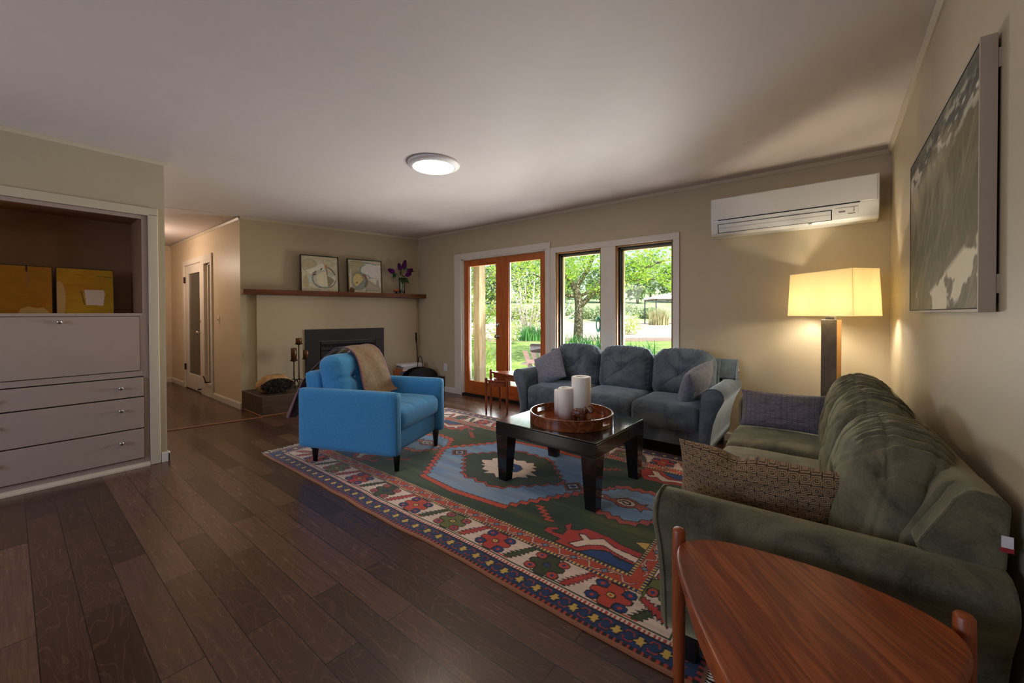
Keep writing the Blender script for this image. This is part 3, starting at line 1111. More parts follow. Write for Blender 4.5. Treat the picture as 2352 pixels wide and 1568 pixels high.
MB().ball((0.022, -0.098, 0.090), (0.182, 0.040, 0.088), 24, 14).build('face', 'fur_dark', fu, True)

# fire poker leaning in the corner, log rack, stacked papers
pk = thing('fire_poker', 'thin black fire poker leaning in the corner by the fireplace', 'poker', fpt(2.33, 0.12, 0.239), FANG)
MB().tube([(0.02, -0.02, 0.0), (0.02, 0.03, 0.5)], 0.005, 8).build('rod', 'black_metal', pk, True)
MB().tube([(0.02, 0.03, 0.5), (0.02, 0.036, 0.56), (0.02, 0.042, 0.63), (0.02, 0.043, 0.64), (0.02, 0.044, 0.66)], [0.009, 0.014, 0.009, 0.016, 0.012], 12).build('handle', 'black_metal', pk, True)
MB().tube([(0.04, -0.02, 0.02), (0.025, 0.03, 0.5)], 0.0025, 6).build('hook_rod', 'iron', pk, True)
lr = thing('log_rack', 'black half-round log rack with a hoop handle beside fireplace', 'log rack', fpt(2.24, 0.44, 0.239), FANG)
for sy in (-0.10, 0.08):
    pr = [(0.25 * math.cos(PI * i / 24), 0.145 * math.sin(PI * i / 24)) for i in range(25)]
    MB().prism(pr, sy, sy + 0.008, 'Y').build('side_panel', 'black_metal', lr)
MB().box((-0.245, -0.092, 0.0), (0.245, 0.08, 0.01)).build('tray', 'black_metal', lr)
hp = [(0.0, -0.096, 0.14), (0.0, -0.085, 0.22), (0.0, -0.06, 0.29), (0.0, -0.01, 0.32), (0.0, 0.04, 0.29), (0.0, 0.07, 0.22), (0.0, 0.084, 0.14)]
MB().tube(hp, 0.006, 8).build('handle', 'black_metal', lr, True)
stk = [('magazine_box', 0.46, 0.26, 0.095, 'orange_cover', 'wide orange magazine carton lowest in the stack beside the log rack', 'box', 0.0),
       ('book', 0.40, 0.24, 0.026, 'orange_cover', 'orange covered book lying on the carton beside log rack', 'book', 0.16),
       ('magazine', 0.33, 0.23, 0.016, 'cover_white', 'white magazine under the rolled newspapers by the fireplace', 'magazine', -0.1),
       ('magazine', 0.35, 0.22, 0.014, 'grey_cover', 'grey magazine just below the topmost newspaper by fireplace', 'magazine', 0.06)]
z = 0.239
for nm, w_, d_, h_, m_, lb, ct, rz in stk:
    k = thing(nm, lb, ct, fpt(2.19, 0.21, z), FANG + rz * 0.5, 'papers stacked beside the fireplace')
    MB().box((-w_ / 2, -d_ / 2, 0), (w_ / 2, d_ / 2, h_)).build('cover', m_, k, bevel=0.003)
    MB().box((-w_ / 2 + 0.004, -d_ / 2 - 0.0012, 0.003), (w_ / 2 - 0.004, -d_ / 2 + 0.001, h_ - 0.003)).build('page_edges', 'paper' if nm != 'magazine_box' else 'grey_cover', k)
    z += h_ + 0.0006
nw = thing('newspaper', 'white folded newspaper topmost on the stack by the fireplace', 'newspaper', fpt(2.19, 0.21, z), FANG - 0.05, 'papers stacked beside the fireplace')
pr = [(-0.17 + 0.02 * math.cos(PI / 2 + PI * i / 8), 0.0185 + 0.0185 * math.sin(PI / 2 + PI * i / 8)) for i in range(9)] + [(0.17, 0.0), (0.172, 0.03), (0.165, 0.037)]
MB().prism(pr, -0.11, 0.11, 'Y').build('folded_sheets', 'paper', nw, bevel=0.002)

# ------------------------------------------------------------------ built-in cabinet
cb = thing('built_in_cabinet', 'taupe painted built-in cabinet with open niche above drop front and drawers', 'cabinet', (XL, 0.225, 0))
X0 = 0.0
hw = 0.44
cbm = MB()
cbm.box((-0.02, hw, 0.0), (0.0, hw + 0.034, 1.985)).box((-0.02, -hw - 0.034, 0.0), (0.0, -hw, 1.985)).box((-0.02, -hw, 1.955), (0.0, hw, 1.985))
cbm.box((-0.02, -hw, 1.19), (0.0, hw, 1.212)).box((-0.02, -hw, 0.715), (0.0, hw, 0.758)).box((-0.02, -hw, 0.0), (0.0, hw, 0.068))
cbm.box((-0.02, hw - 0.02, 0.758), (0.0, hw, 1.19)).box((-0.02, -hw, 0.758), (0.0, -hw + 0.02, 1.19))
cbm.build('face_frame', 'cabinet_paint', cb, bevel=0.002)
nb = MB()
nb.box((-0.46, -hw, 1.18), (-0.02, hw, 1.21)).build('niche_shelf', 'cabinet_paint', cb)
nb = MB().box((-0.47, -hw - 0.02, 1.19), (-0.46, hw + 0.02, 1.99)).box((-0.46, hw, 1.19), (-0.02, hw + 0.02, 1.99)).box((-0.46, -hw - 0.02, 1.19), (-0.02, -hw, 1.99)).box((-0.46, -hw, 1.975), (-0.02, hw, 1.99))
nb.build('niche_lining', 'niche_paint', cb)
MB().box((-0.06, -hw, 0.02), (-0.022, hw, 1.19)).build('carcass', 'dark_gap', cb)
knobp = [(0.0, 0.0), (0.006, 0.0), (0.006, 0.012), (0.013, 0.018), (0.015, 0.025), (0.010, 0.031), (0, 0.032)]


def knob(par, y, z):
    MB().lathe(knobp, 18).build('knob', 'nickel', par, True, loc=(0.0185, y, z), rot=(0, R(90), 0))


p = MB().box((-0.02, -hw + 0.022, 0.763), (0.008, hw - 0.022, 1.186)).build('drop_front', 'cabinet_paint', cb, bevel=0.002)
MB().lathe(knobp, 18).build('knob', 'nickel', p, True, loc=(0.0082, 0.0, 1.150), rot=(0, R(90), 0))
for z0, z1 in ((0.560, 0.708), (0.312, 0.552), (0.074, 0.304)):
    p = MB().box((-0.02, -hw + 0.003, z0), (0.0185, hw - 0.004, z1)).build('drawer', 'cabinet_paint', cb, bevel=0.004)
    for y in (-0.305, 0.305):
        knob(p, y, z1 - 0.068 if z1 > 0.6 else z1 - 0.085)
MB().prism([(0.0, 0), (0.022, 0), (0.020, 0.012), (0.008, 0.03), (0, 0.032)], -hw - 0.03, hw + 0.032, 'Y').build('base_strip', 'trim_paint', cb)
cas = MB().box((0.0, hw + 0.034, 0.0), (0.018, hw + 0.096, 2.0)).box((0.0, -hw - 0.096, 0.0), (0.018, -hw - 0.034, 2.0)).box((0.0, -hw - 0.096, 1.985), (0.018, hw + 0.096, 2.05))
cas.build('casing', 'trim_paint', cb, bevel=0.006)


def yellow_panel(w, h, kind):
    n = 110
    xs, ys = np.linspace(0, 1, n), np.linspace(0, 1, n)
    X, Y = np.meshgrid(xs, ys, indexing='ij')
    P = Paint(X, Y, (172, 118, 16))
    P.blend(0.7 * vnoise(X * 2.5, Y * 14, 4 + kind), (206, 160, 20) if kind else (150, 104, 10))
    P.blend(0.6 * np.clip(vnoise(X * 2, Y * 5, 9 + kind) * 2 - 0.8, 0, 1), (190, 104, 8))
    P.blend(0.5 * np.clip(vnoise(X * 3 + 4, Y * 3, 15 + kind) * 2 - 1, 0, 1), (176, 150, 16))
    if kind:
        P.poly([(0.47, 0.54), (0.82, 0.54), (0.84, 0.46), (0.81, 0.18), (0.5, 0.19)], (226, 196, 168))
        P.ell(0.04, 0.3, 0.10, 0.38, (200, 160, 96), 0.15)
        P.soft([(0.41, 0.5), (0.47, 0.2)], 0.018, (80, 60, 20))
        P.soft([(0.7, 0.86), (0.98, 0.84)], 0.016, (90, 84, 30))
        P.soft([(0.3, 0.87), (0.5, 0.86)], 0.01, (110, 80, 20))
    else:
        P.soft([(0.62, 1.0), (0.62, 0.75), (0.63, 0.68), (0.615, 0.55)], 0.03, (150, 110, 66))
        P.soft([(0.615, 1.0), (0.615, 0.9)], 0.03, (60, 36, 14))
        P.poly([(0.48, 0.0), (0.52, 0.1), (0.64, 0.15), (0.75, 0.11), (0.86, 0.13), (0.92, 0.07), (0.96, 0.0)], (206, 168, 96))
        P.ell(0.03, 0.05, 0.1, 0.11, (190, 170, 90), 0.2)
        P.soft([(0.0, 0.42), (0.16, 0.41)], 0.016, (84, 46, 14))
    V = np.stack([np.full(X.shape, 0.0), (X - 0.5) * w, Y * h], -1).reshape(-1, 3)
    return V, grid_faces(n, n).tolist(), P.C.reshape(-1, 3)


for kind, y0, y1, lb in ((0, -0.105, 0.208, 'olive yellow abstract panel leaning on the left in the niche'), (1, 0.232, 0.537, 'amber yellow abstract panel with pale square on the right in niche')):
    t = thing('small_painting', lb, 'painting', (XL - 0.335, (y0 + y1) / 2, 1.2105))
    t.rotation_euler = (0, R(-3), 0)
    V, Fs, Cc = yellow_panel(y1 - y0, 0.345, kind)
    V[:, 0] += 0.0305
    np_obj('canvas', V, Fs, 'painted_canvas', t, False, Cc)
    MB().box((0.0, -(y1 - y0) / 2 - 0.004, 0.0), (0.03, (y1 - y0) / 2 + 0.004, 0.35)).build('panel_edge', 'frame_black', t)

# ------------------------------------------------------------------ things on the mantel


def mantel_painting(kind, w, h):
    n = 150
    X, Y = np.meshgrid(np.linspace(0, 1, n), np.linspace(0, 1, n), indexing='ij')
    P = Paint(X, Y, (216, 208, 178))
    P.blend(0.55 * vnoise(X * 5, Y * 5, 21 + kind), (190, 178, 146))
    P.blend(0.6 * np.clip(vnoise(X * 9, Y * 9, 31 + kind) * 2.2 - 1.1, 0, 1), (232, 226, 204))
    P.blend(0.5 * np.clip(vnoise(X * 30 + 2, Y * 24, 61 + kind, 3) * 3 - 1.7, 0, 1), (150, 140, 112))
    if kind == 0:
        P.ell(0.22, 0.72, 0.19, 0.19, (190, 176, 140), 0.1, 0.8)
        ring = [(0.22 + 0.2 * math.cos(a), 0.73 + 0.2 * math.sin(a)) for a in np.linspace(0, 5.2, 30)]
        P.soft(ring, 0.008, (110, 100, 84), 0.8)
        P.poly([(0.1, 0.58), (0.3, 0.66), (0.52, 0.8), (0.61, 0.76), (0.62, 0.62), (0.42, 0.6), (0.24, 0.48)], (228, 226, 206))
        P.ell(0.63, 0.36, 0.29, 0.25, (200, 200, 182), 0.06)
        P.poly([(0.4, 0.35), (0.42, 0.47), (0.55, 0.56), (0.66, 0.57), (0.72, 0.15), (0.5, 0.14), (0.42, 0.24)], (226, 220, 186))
        P.poly([(0.69, 0.46), (0.9, 0.34), (0.88, 0.3), (0.76, 0.14), (0.71, 0.14)], (150, 144, 112))
        P.poly([(0.82, 0.44), (0.9, 0.45), (0.96, 0.34), (0.9, 0.31)], (224, 220, 200))
        arc = [(0.63 + 0.34 * math.cos(a), 0.36 + 0.27 * math.sin(a)) for a in np.linspace(2.4, 4.3, 30)]
        P.soft(arc, 0.05, (150, 146, 150), 0.8)
        P.soft(arc, 0.012, (70, 72, 82), 0.8)
        arc = [(0.63 + 0.31 * math.cos(a), 0.36 + 0.26 * math.sin(a)) for a in np.linspace(4.2, 6.2, 30)]
        P.soft(arc, 0.024, (60, 84, 96), 0.8)
        P.soft([(0.72, 0.7), (0.82, 0.64), (0.92, 0.5)], 0.03, (60, 56, 50), 0.85)
        P.soft([(0.66, 0.72), (0.69, 0.62), (0.7, 0.5)], 0.035, (70, 84, 90), 0.7)
        P.soft([(0.66, 0.76), (0.68, 0.68)], 0.04, (206, 116, 50))
        P.soft([(0.68, 0.6), (0.7, 0.54)], 0.024, (206, 116, 60))
        P.soft([(0.3, 0.51), (0.38, 0.57)], 0.02, (150, 66, 56))
        P.soft([(0.32, 0.47), (0.38, 0.48)], 0.03, (60, 34, 30))
        P.ell(0.21, 0.33, 0.05, 0.1, (190, 206, 196), 0.3)
        P.soft([(0.55, 0.66), (0.52, 0.62)], 0.03, (40, 50, 60))
        P.ell(0.12, 0.25, 0.06, 0.14, (180, 156, 100), 0.6, 0.7)
        P.soft([(0.6, 0.93), (0.8, 0.88), (0.98, 0.78)], 0.008, (130, 116, 96))
        P.soft([(0.6, 0.9), (0.62, 0.78)], 0.008, (130, 116, 96))
        P.soft([(0.14, 0.15), (0.3, 0.06), (0.5, 0.04)], 0.01, (140, 124, 96))
    else:
        P.ell(0.25, 0.75, 0.26, 0.24, (176, 166, 126), 0.2, 0.9)
        P.ell(0.75, 0.68, 0.36, 0.24, (224, 220, 208), 0.08)
        P.poly([(0.56, 0.5), (0.98, 0.55), (0.98, 0.2), (0.62, 0.42)], (222, 216, 202))
        P.poly([(0.5, 0.04), (0.55, 0.42), (0.96, 0.12), (0.96, 0.05)], (176, 168, 146))
        P.poly([(0.82, 0.2), (0.86, 0.42), (0.92, 0.4), (0.94, 0.14)], (176, 168, 150))
        P.ell(0.28, 0.36, 0.19, 0.25, (130, 128, 112), 0.3, 0.7)
        P.ell(0.28, 0.38, 0.14, 0.19, (212, 192, 130), 0.06)
        P.poly([(0.18, 0.06), (0.42, 0.36), (0.5, 0.32), (0.48, 0.14), (0.4, 0.08)], (140, 150, 138))
        P.soft([(0.12, 0.04), (0.3, 0.22), (0.44, 0.36)], 0.014, (70, 90, 100))
        arc = [(0.5, 0.86), (0.37, 0.78), (0.34, 0.68), (0.4, 0.6), (0.5, 0.55), (0.6, 0.54), (0.66, 0.46), (0.58, 0.42)]
        P.soft(arc, 0.022, (70, 140, 158), 0.85)
        P.soft([(0.46, 0.55), (0.52, 0.48), (0.54, 0.34), (0.5, 0.2)], 0.08, (96, 88, 76), 0.8)
        P.soft([(0.5, 0.55), (0.51, 0.46)], 0.04, (150, 90, 60))
        P.soft([(0.6, 0.52), (0.63, 0.46)], 0.03, (206, 150, 110))
        P.soft([(0.49, 0.2), (0.52, 0.0)], 0.01, (60, 54, 46))
        P.soft([(0.58, 0.38), (0.98, 0.12)], 0.01, (84, 78, 66))
        P.soft([(0.64, 0.47), (0.86, 0.46)], 0.01, (90, 84, 74))
        P.soft([(0.45, 0.93), (0.6, 0.94), (0.85, 0.88)], 0.018, (70, 140, 170), 0.9)
        P.soft([(0.08, 0.95), (0.5, 0.92), (0.95, 0.9)], 0.01, (110, 104, 90))
        P.ell(0.09, 0.06, 0.07, 0.08, (96, 66, 34), 0.4)
        P.ell(0.24, 0.3, 0.02, 0.02, (110, 60, 30), 0.4)
        P.soft([(0.02, 0.5), (0.02, 0.1)], 0.03, (200, 160, 80))
        P.soft([(0.07, 0.7), (0.06, 0.2)], 0.03, (206, 204, 190))
    P.C *= (0.86 + 0.28 * vnoise(X * 42, Y * 42, 71 + kind, 2))[..., None]
    V = np.stack([(X - 0.5) * w, np.full(X.shape, 0.0), Y * h], -1).reshape(-1, 3)
    return V, grid_faces(n, n).tolist(), P.C.reshape(-1, 3)


for kind, t0, t1, zt, lb in ((0, 0.667, 1.159, 2.012, 'square abstract painting leaning above the mantel, the left one with an orange daub'), (1, 1.281, 1.785, 2.006, 'square abstract painting leaning above the mantel, the right one with blue arc')):
    w, h = t1 - t0, zt - MT1 - 0.0005
    t = thing('mantel_painting', lb, 'painting', fpt((t0 + t1) / 2, 0.085, MT1 + 0.0005), FANG)
    t.rotation_euler = (R(-4.5), 0, FANG)
    V, Fs, Cc = mantel_painting(kind, w - 0.024, h - 0.012)
    V[:, 1] -= 0.0335
    np_obj('canvas', V, Fs, 'painted_canvas', t, False, Cc)
    f = MB().box((-w / 2, -0.033, 0), (w / 2, 0.0, h - 0.0)).build('backing', 'frame_black', t)
    f = MB()
    f.box((-w / 2, -0.042, 0), (-w / 2 + 0.012, -0.0331, h)).box((w / 2 - 0.012, -0.042, 0), (w / 2, -0.0331, h)).box((-w / 2 + 0.012, -0.042, h - 0.012), (w / 2 - 0.012, -0.0331, h))
    f.build('frame', 'frame_black', t)

# ------------------------------------------------------------------ rug
RX0, RX1, RY0, RY1 = -3.80, -0.315, 1.345, 3.475


def make_rug():
    res = 0.0043
    nx, ny = int((RX1 - RX0) / res), int((RY1 - RY0) / res)
    xs, ys = np.linspace(RX0, RX1, nx), np.linspace(RY0, RY1, ny)
    X, Y = np.meshgrid(xs, ys, indexing='ij')
    GREEN, RED, BLUE, IVORY, SKY, YEL, DARK, OLIVE = (42, 62, 22), (198, 74, 36), (24, 62, 116), (226, 202, 182), (128, 158, 188), (212, 174, 84), (30, 24, 22), (88, 94, 34)
    C = np.empty(X.shape + (3,))
    C[:] = s2l(GREEN)

    def sub(pts, pad=0.0):
        px, py = [p[0] for p in pts], [p[1] for p in pts]
        i0, i1 = np.searchsorted(xs, min(px) - pad), np.searchsorted(xs, max(px) + pad)
        j0, j1 = np.searchsorted(ys, min(py) - pad), np.searchsorted(ys, max(py) + pad)
        return slice(i0, i1), slice(j0, j1)

    def poly(pts, c, out=None, ow=0.007):
        s = sub(pts)
        if X[s].size:
            m = inpoly(X[s], Y[s], pts)
            C[s][m] = s2l(c)
        if out:
            line(list(pts) + [pts[0]], ow, out)

    def line(pts, w, c):
        for a, b in zip(pts[:-1], pts[1:]):
            s = sub([a, b], w)
            if X[s].size:
                m = segdist(X[s], Y[s], [a, b]) < w / 2
                C[s][m] = s2l(c)

    # field: broad abrash stripes of green and olive
    n = vnoise(X * 1.3 + 3, Y * 9, 5, 3)
    C += (np.array(s2l(OLIVE)) - C) * np.clip(n * 2.4 - 1.0, 0, 0.75)[..., None]
    n = vnoise(X * 1.1 + 8, Y * 7, 6, 3)
    C += (np.array(s2l((26, 48, 26))) - C) * np.clip(n * 2.4 - 1.1, 0, 0.7)[..., None]
    MX, MY = -1.95, 2.41

    def zig(p, q, k, amp):
        out = []
        dx, dy = q[0] - p[0], q[1] - p[1]
        L = math.hypot(dx, dy)
        nx_, ny_ = -dy / L, dx / L
        for i in range(k):
            a = i / k
            out.append((p[0] + dx * a, p[1] + dy * a))
            b = (i + 0.45) / k
            out.append((p[0] + dx * b + nx_ * amp, p[1] + dy * b + ny_ * amp))
        return out

    def stepped(V, k, amp):
        o = []
        for i in range(len(V)):
            o += zig(V[i], V[(i + 1) % len(V)], k[i], amp)
        return o
    # central medallion
    hexo = [(-2.335, 1.868), (-1.600, 1.868), (-1.262, 2.41), (-1.570, 2.952), (-2.320, 2.952), (-2.715, 2.41)]
    hexi = [(-2.315, 1.912), (-1.615, 1.915), (-1.318, 2.41), (-1.588, 2.905), (-2.305, 2.905), (-2.655, 2.41)]
    # side half medallions and hanging zigzags
    for sx in (1, -1):
        def mx(p):
            return (p[0] if sx > 0 else 2 * MX - p[0] - 0.04, p[1])
        so = [(-1.262, 2.41), (-1.125, 2.625), (-0.90, 2.655), (-0.80, 2.56), (-0.725, 2.56), (-0.725, 2.26), (-0.80, 2.26), (-0.90, 2.165), (-1.125, 2.195)]
        si = [(-1.235, 2.41), (-1.11, 2.575), (-0.905, 2.61), (-0.81, 2.50), (-0.725, 2.50), (-0.725, 2.32), (-0.81, 2.32), (-0.905, 2.21), (-1.11, 2.245)]
        kk = [4, 3, 2, 1, 2, 1, 2, 3, 4]
        poly(stepped([mx(p) for p in so], kk, 0.03 * sx), RED if sx < 0 else (186, 84, 66), DARK)
        poly(stepped([mx(p) for p in si], kk, 0.025 * sx), SKY, DARK)
        fish = [(-1.217, 2.398), (-1.19, 2.43), (-1.145, 2.43), (-1.105, 2.402), (-1.074, 2.432), (-1.024, 2.477), (-0.97, 2.464), (-0.93, 2.434), (-0.891, 2.466), (-0.897, 2.425), (-0.84, 2.411), (-0.897, 2.386), (-0.891, 2.346), (-0.937, 2.38), (-0.977, 2.345), (-1.028, 2.335), (-1.083, 2.375), (-1.15, 2.372)]
        poly([mx(p) for p in fish], (170, 84, 62), DARK)
        poly([mx(p) for p in [(-1.195, 2.40), (-1.17, 2.415), (-1.145, 2.40), (-1.17, 2.386)]], IVORY, DARK, 0.005)
        cx_, cy_ = mx((-1.01, 2.408))
        poly([(cx_ + 0.062 * math.cos(a), cy_ + 0.042 * math.sin(a)) for a in np.linspace(0, 2 * PI, 14)[:-1]], IVORY, DARK)
        line([(cx_ - 0.04 * sx, cy_ - 0.005), (cx_ - 0.02 * sx, cy_ + 0.02), (cx_ + 0.02 * sx, cy_ + 0.015), (cx_ + 0.03 * sx, cy_ - 0.012), (cx_, cy_ - 0.02), (cx_ - 0.02 * sx, cy_ - 0.005)], 0.014, DARK)
    poly(stepped(hexo, [1, 9, 9, 1, 9, 9], -0.035), RED, DARK)
    poly(stepped(hexi, [1, 9, 9, 1, 9, 9], -0.032), SKY, DARK)
    m = inpoly(X, Y, hexi)
    nn = np.clip(vnoise(X * 1.6, Y * 14, 17, 3) * 2.2 - 0.7, 0, 1) * 0.55
    mm = (np.abs(C - np.array(s2l(SKY))).sum(-1) < 0.01)
    C[mm] += ((np.array(s2l((84, 116, 160))) - C) * nn[..., None])[mm]
    nn = np.clip(vnoise(X * 1.9 + 5, Y * 11, 19, 3) * 2.4 - 1.2, 0, 1) * 0.55
    C[mm] += ((np.array(s2l((168, 164, 150))) - C) * nn[..., None])[mm]
    inner = [(-2.43, 2.41), (-2.13, 2.09), (-1.80, 2.075), (-1.47, 2.41), (-1.79, 2.735), (-2.12, 2.745)]
    poly(stepped(inner, [5, 3, 5, 5, 3, 5], -0.032), RED, DARK)
    inn = [((p[0] - MX) * 0.945 + MX, (p[1] - MY) * 0.93 + MY) for p in inner]
    poly(stepped(inn, [5, 3, 5, 5, 3, 5], -0.032), (52, 62, 30), DARK)
    for cx_ in (-2.505, -1.392):
        for q, c in ((0.088, RED), (0.072, (46, 58, 28)), (0.045, IVORY)):
            poly([(cx_ - q, MY), (cx_, MY - q * 0.95), (cx_ + q, MY), (cx_, MY + q * 0.95)], c, DARK, 0.005)
        poly([(cx_ + 0.026 * math.cos(a), MY + 0.024 * math.sin(a)) for a in np.linspace(0, 2 * PI, 9)[:-1]], BLUE)
    ros = [(-2.205, 2.365), (-2.235, 2.401), (-2.165, 2.442), (-2.187, 2.476), (-2.159, 2.514), (-2.10, 2.53), (-2.05, 2.583), (-2.0, 2.56), (-1.94, 2.60), (-1.90, 2.57), (-1.853, 2.605), (-1.82, 2.55), (-1.776, 2.541), (-1.803, 2.505), (-1.738, 2.483), (-1.77, 2.44), (-1.67, 2.40), (-1.76, 2.37), (-1.713, 2.330), (-1.789, 2.30), (-1.80, 2.25), (-1.87, 2.255), (-1.909, 2.20), (-1.97, 2.245), (-2.04, 2.20), (-2.035, 2.256), (-2.102, 2.254), (-2.123, 2.312), (-2.18, 2.32), (-2.15, 2.345)]
    poly(ros, IVORY, DARK)
    poly([(-1.945 + 0.105 * math.cos(a), 2.408 + 0.085 * math.sin(a)) for a in np.linspace(PI / 8, 2 * PI + PI / 8, 9)[:-1]], BLUE, DARK)
    poly([(-1.98, 2.385), (-1.915, 2.378), (-1.91, 2.425), (-1.975, 2.432)], YEL, DARK, 0.004)
    # four beasts in the corners and red zigzag pendants
    REDP = [(-1.236, 1.819), (-1.241, 1.86), (-1.191, 1.899), (-1.172, 1.88), (-1.2, 1.853), (-1.183, 1.84), (-1.132, 1.851), (-1.139, 1.903), (-1.173, 1.936), (-1.15, 1.985), (-1.125, 1.922), (-1.085, 1.939), (-1.062, 1.986), (-0.917, 1.979), (-0.849, 1.953), (-0.726, 1.943), (-0.726, 1.831), (-0.844, 1.846), (-0.896, 1.853), (-0.958, 1.804), (-0.994, 1.768), (-1.137, 1.764), (-1.119, 1.806)]
    WHI = [(-1.067, 1.8), (-1.02, 1.871), (-1.068, 1.909), (-1.036, 1.926), (-0.994, 1.898), (-0.941, 1.947), (-0.859, 1.907), (-0.816, 1.904), (-0.726, 1.897), (-0.726, 1.848), (-0.809, 1.861), (-0.856, 1.872), (-0.913, 1.89), (-0.979, 1.844), (-1.015, 1.79)]
    BLU = [(-0.991, 1.765), (-0.942, 1.823), (-0.861, 1.857), (-0.811, 1.826), (-0.726, 1.831), (-0.726, 1.765)]
    for sx in (1, -1):
        for sy in (1, -1):
            def mf(p):
                return (p[0] if sx > 0 else -4.115 - p[0], p[1] if sy > 0 else 2 * MY - p[1])
            poly([mf(p) for p in REDP], (176, 54, 40), DARK)
            poly([mf(p) for p in WHI], IVORY, DARK)
            poly([mf(p) for p in BLU], BLUE, DARK)
            zz = []
            for i in range(5):
                q = i / 5
                zz += [mf((-1.43 + 0.17 * q, 2.03 - 0.13 * q)), mf((-1.385 + 0.17 * q, 2.04 - 0.13 * q))]
            line(zz, 0.024, DARK)
            line(zz, 0.016, RED)
            poly([mf(p) for p in [(-0.80, 2.02), (-0.727, 2.06), (-0.727, 1.98)]], YEL, DARK, 0.005)
    # borders
    E = np.minimum(np.minimum(X - RX0, RX1 - X), np.minimum(Y - RY0, RY1 - Y))
    horiz = np.minimum(Y - RY0, RY1 - Y) <= np.minimum(X - RX0, RX1 - X)
    S = np.where(horiz, X, Y)

    def band(e0, e1, c):
        m_ = (E >= e0) & (E < e1)
        C[m_] = s2l(c)

    def dashes(e0, e1, per, ca, cb, frac=0.5):
        m_ = (E >= e0) & (E < e1)
        w = ((S / per) % 1.0) < frac
        C[m_ & w] = s2l(ca)
        C[m_ & ~w] = s2l(cb)
    band(0, 0.013, (150, 98, 66))
    dashes(0.013, 0.034, 0.026, (176, 62, 44), (38, 26, 26), 0.42)
    band(0.018, 0.020, (38, 26, 26))
    band(0.034, 0.112, (26, 52, 92))
    band(0.112, 0.118, DARK)
    dashes(0.118, 0.134, 0.019, (186, 66, 44), (222, 202, 186))
    band(0.134, 0.142, IVORY)
    band(0.142, 0.150, (60, 70, 34))
    band(0.150, 0.312, IVORY)
    band(0.312, 0.318, DARK)
    dashes(0.318, 0.334, 0.021, YEL, (30, 54, 92))
    band(0.334, 0.394, (184, 70, 38))
    dashes(0.394, 0.411, 0.021, YEL, (30, 54, 92))

    def side(k):
        if k == 0:
            return (lambda s, e: (s, RY0 + e)), RX0, RX1
        if k == 1:
            return (lambda s, e: (s, RY1 - e)), RX0, RX1
        if k == 2:
            return (lambda s, e: (RX0 + e, s)), RY0, RY1
        return (lambda s, e: (RX1 - e, s)), RY0, RY1
    for k in range(4):
        f, s0, s1 = side(k)

        def P(pts, c, out=None, ow=0.006):
            poly([f(*p) for p in pts], c, out, ow)

        def Ln(pts, w, c):
            line([f(*p) for p in pts], w, c)
        # yellow stars and the red chain on blue
        cnt = int((s1 - s0 - 0.12) / 0.092)
        st0 = (s0 + s1) / 2 - (cnt - 1) / 2 * 0.092
        for i in range(cnt):
            s = st0 + i * 0.092
            e = 0.072
            for sg in (1, -1):
                Ln([(s + 0.030, e + 0.012 * sg), (s + 0.036, e + 0.026 * sg), (s + 0.060, e + 0.026 * sg), (s + 0.066, e + 0.012 * sg)], 0.0075, DARK)
                Ln([(s + 0.030, e + 0.012 * sg), (s + 0.036, e + 0.026 * sg), (s + 0.060, e + 0.026 * sg), (s + 0.066, e + 0.012 * sg)], 0.005, (176, 60, 44))
            star = []
            for a in range(8):
                an = a * PI / 4 + PI / 8
                r = (0.030, 0.013)[a % 2]
                star.append((s + r * math.cos(an) * 1.1, e + r * math.sin(an)))
            P(star, YEL, DARK, 0.005)
            P([(s - 0.009, e - 0.02), (s + 0.009, e - 0.02), (s + 0.009, e + 0.02), (s - 0.009, e + 0.02)], YEL)
        # curls with little blue stars on the red guard
        cnt = int((s1 - s0 - 0.72) / 0.165)
        st0 = (s0 + s1) / 2 - (cnt - 1) / 2 * 0.165
        for i in range(cnt):
            s = st0 + i * 0.165
            e = 0.364
            cr_ = [(s + 0.02, e), (s + 0.04, e + 0.018), (s + 0.075, e + 0.020), (s + 0.095, e - 0.018), (s + 0.125, e - 0.020), (s + 0.145, e)]
            Ln(cr_, 0.010, DARK)
            Ln(cr_, 0.0055, IVORY)
            for sg in (1, -1):
                cu = [(s + 0.012 * sg, e + 0.012 * sg), (s + 0.03 * sg, e + 0.024 * sg), (s + 0.05 * sg, e + 0.014 * sg)]
                Ln(cu, 0.009, DARK)
                Ln(cu, 0.005, (206, 170, 150))
            P([(s - 0.022, e), (s - 0.008, e + 0.006), (s, e + 0.022), (s + 0.008, e + 0.006), (s + 0.022, e), (s + 0.008, e - 0.006), (s, e - 0.022), (s - 0.008, e - 0.006)], (112, 138, 166), DARK, 0.004)
        # main border: flower crosses and serrated trees on ivory
        per = 0.325
        cnt = int((s1 - s0 - 0.5) / per)
        if k < 2:
            cnt = 9
        st0 = (s0 + s1) / 2 - (cnt - 1) / 2 * per + (0.03 if k < 2 else 0)
        pal = [((190, 66, 40), (30, 58, 110), YEL), ((58, 66, 32), (190, 72, 48), (34, 58, 108)), ((186, 58, 44), (34, 62, 112), YEL), ((104, 108, 44), (176, 66, 44), YEL)]
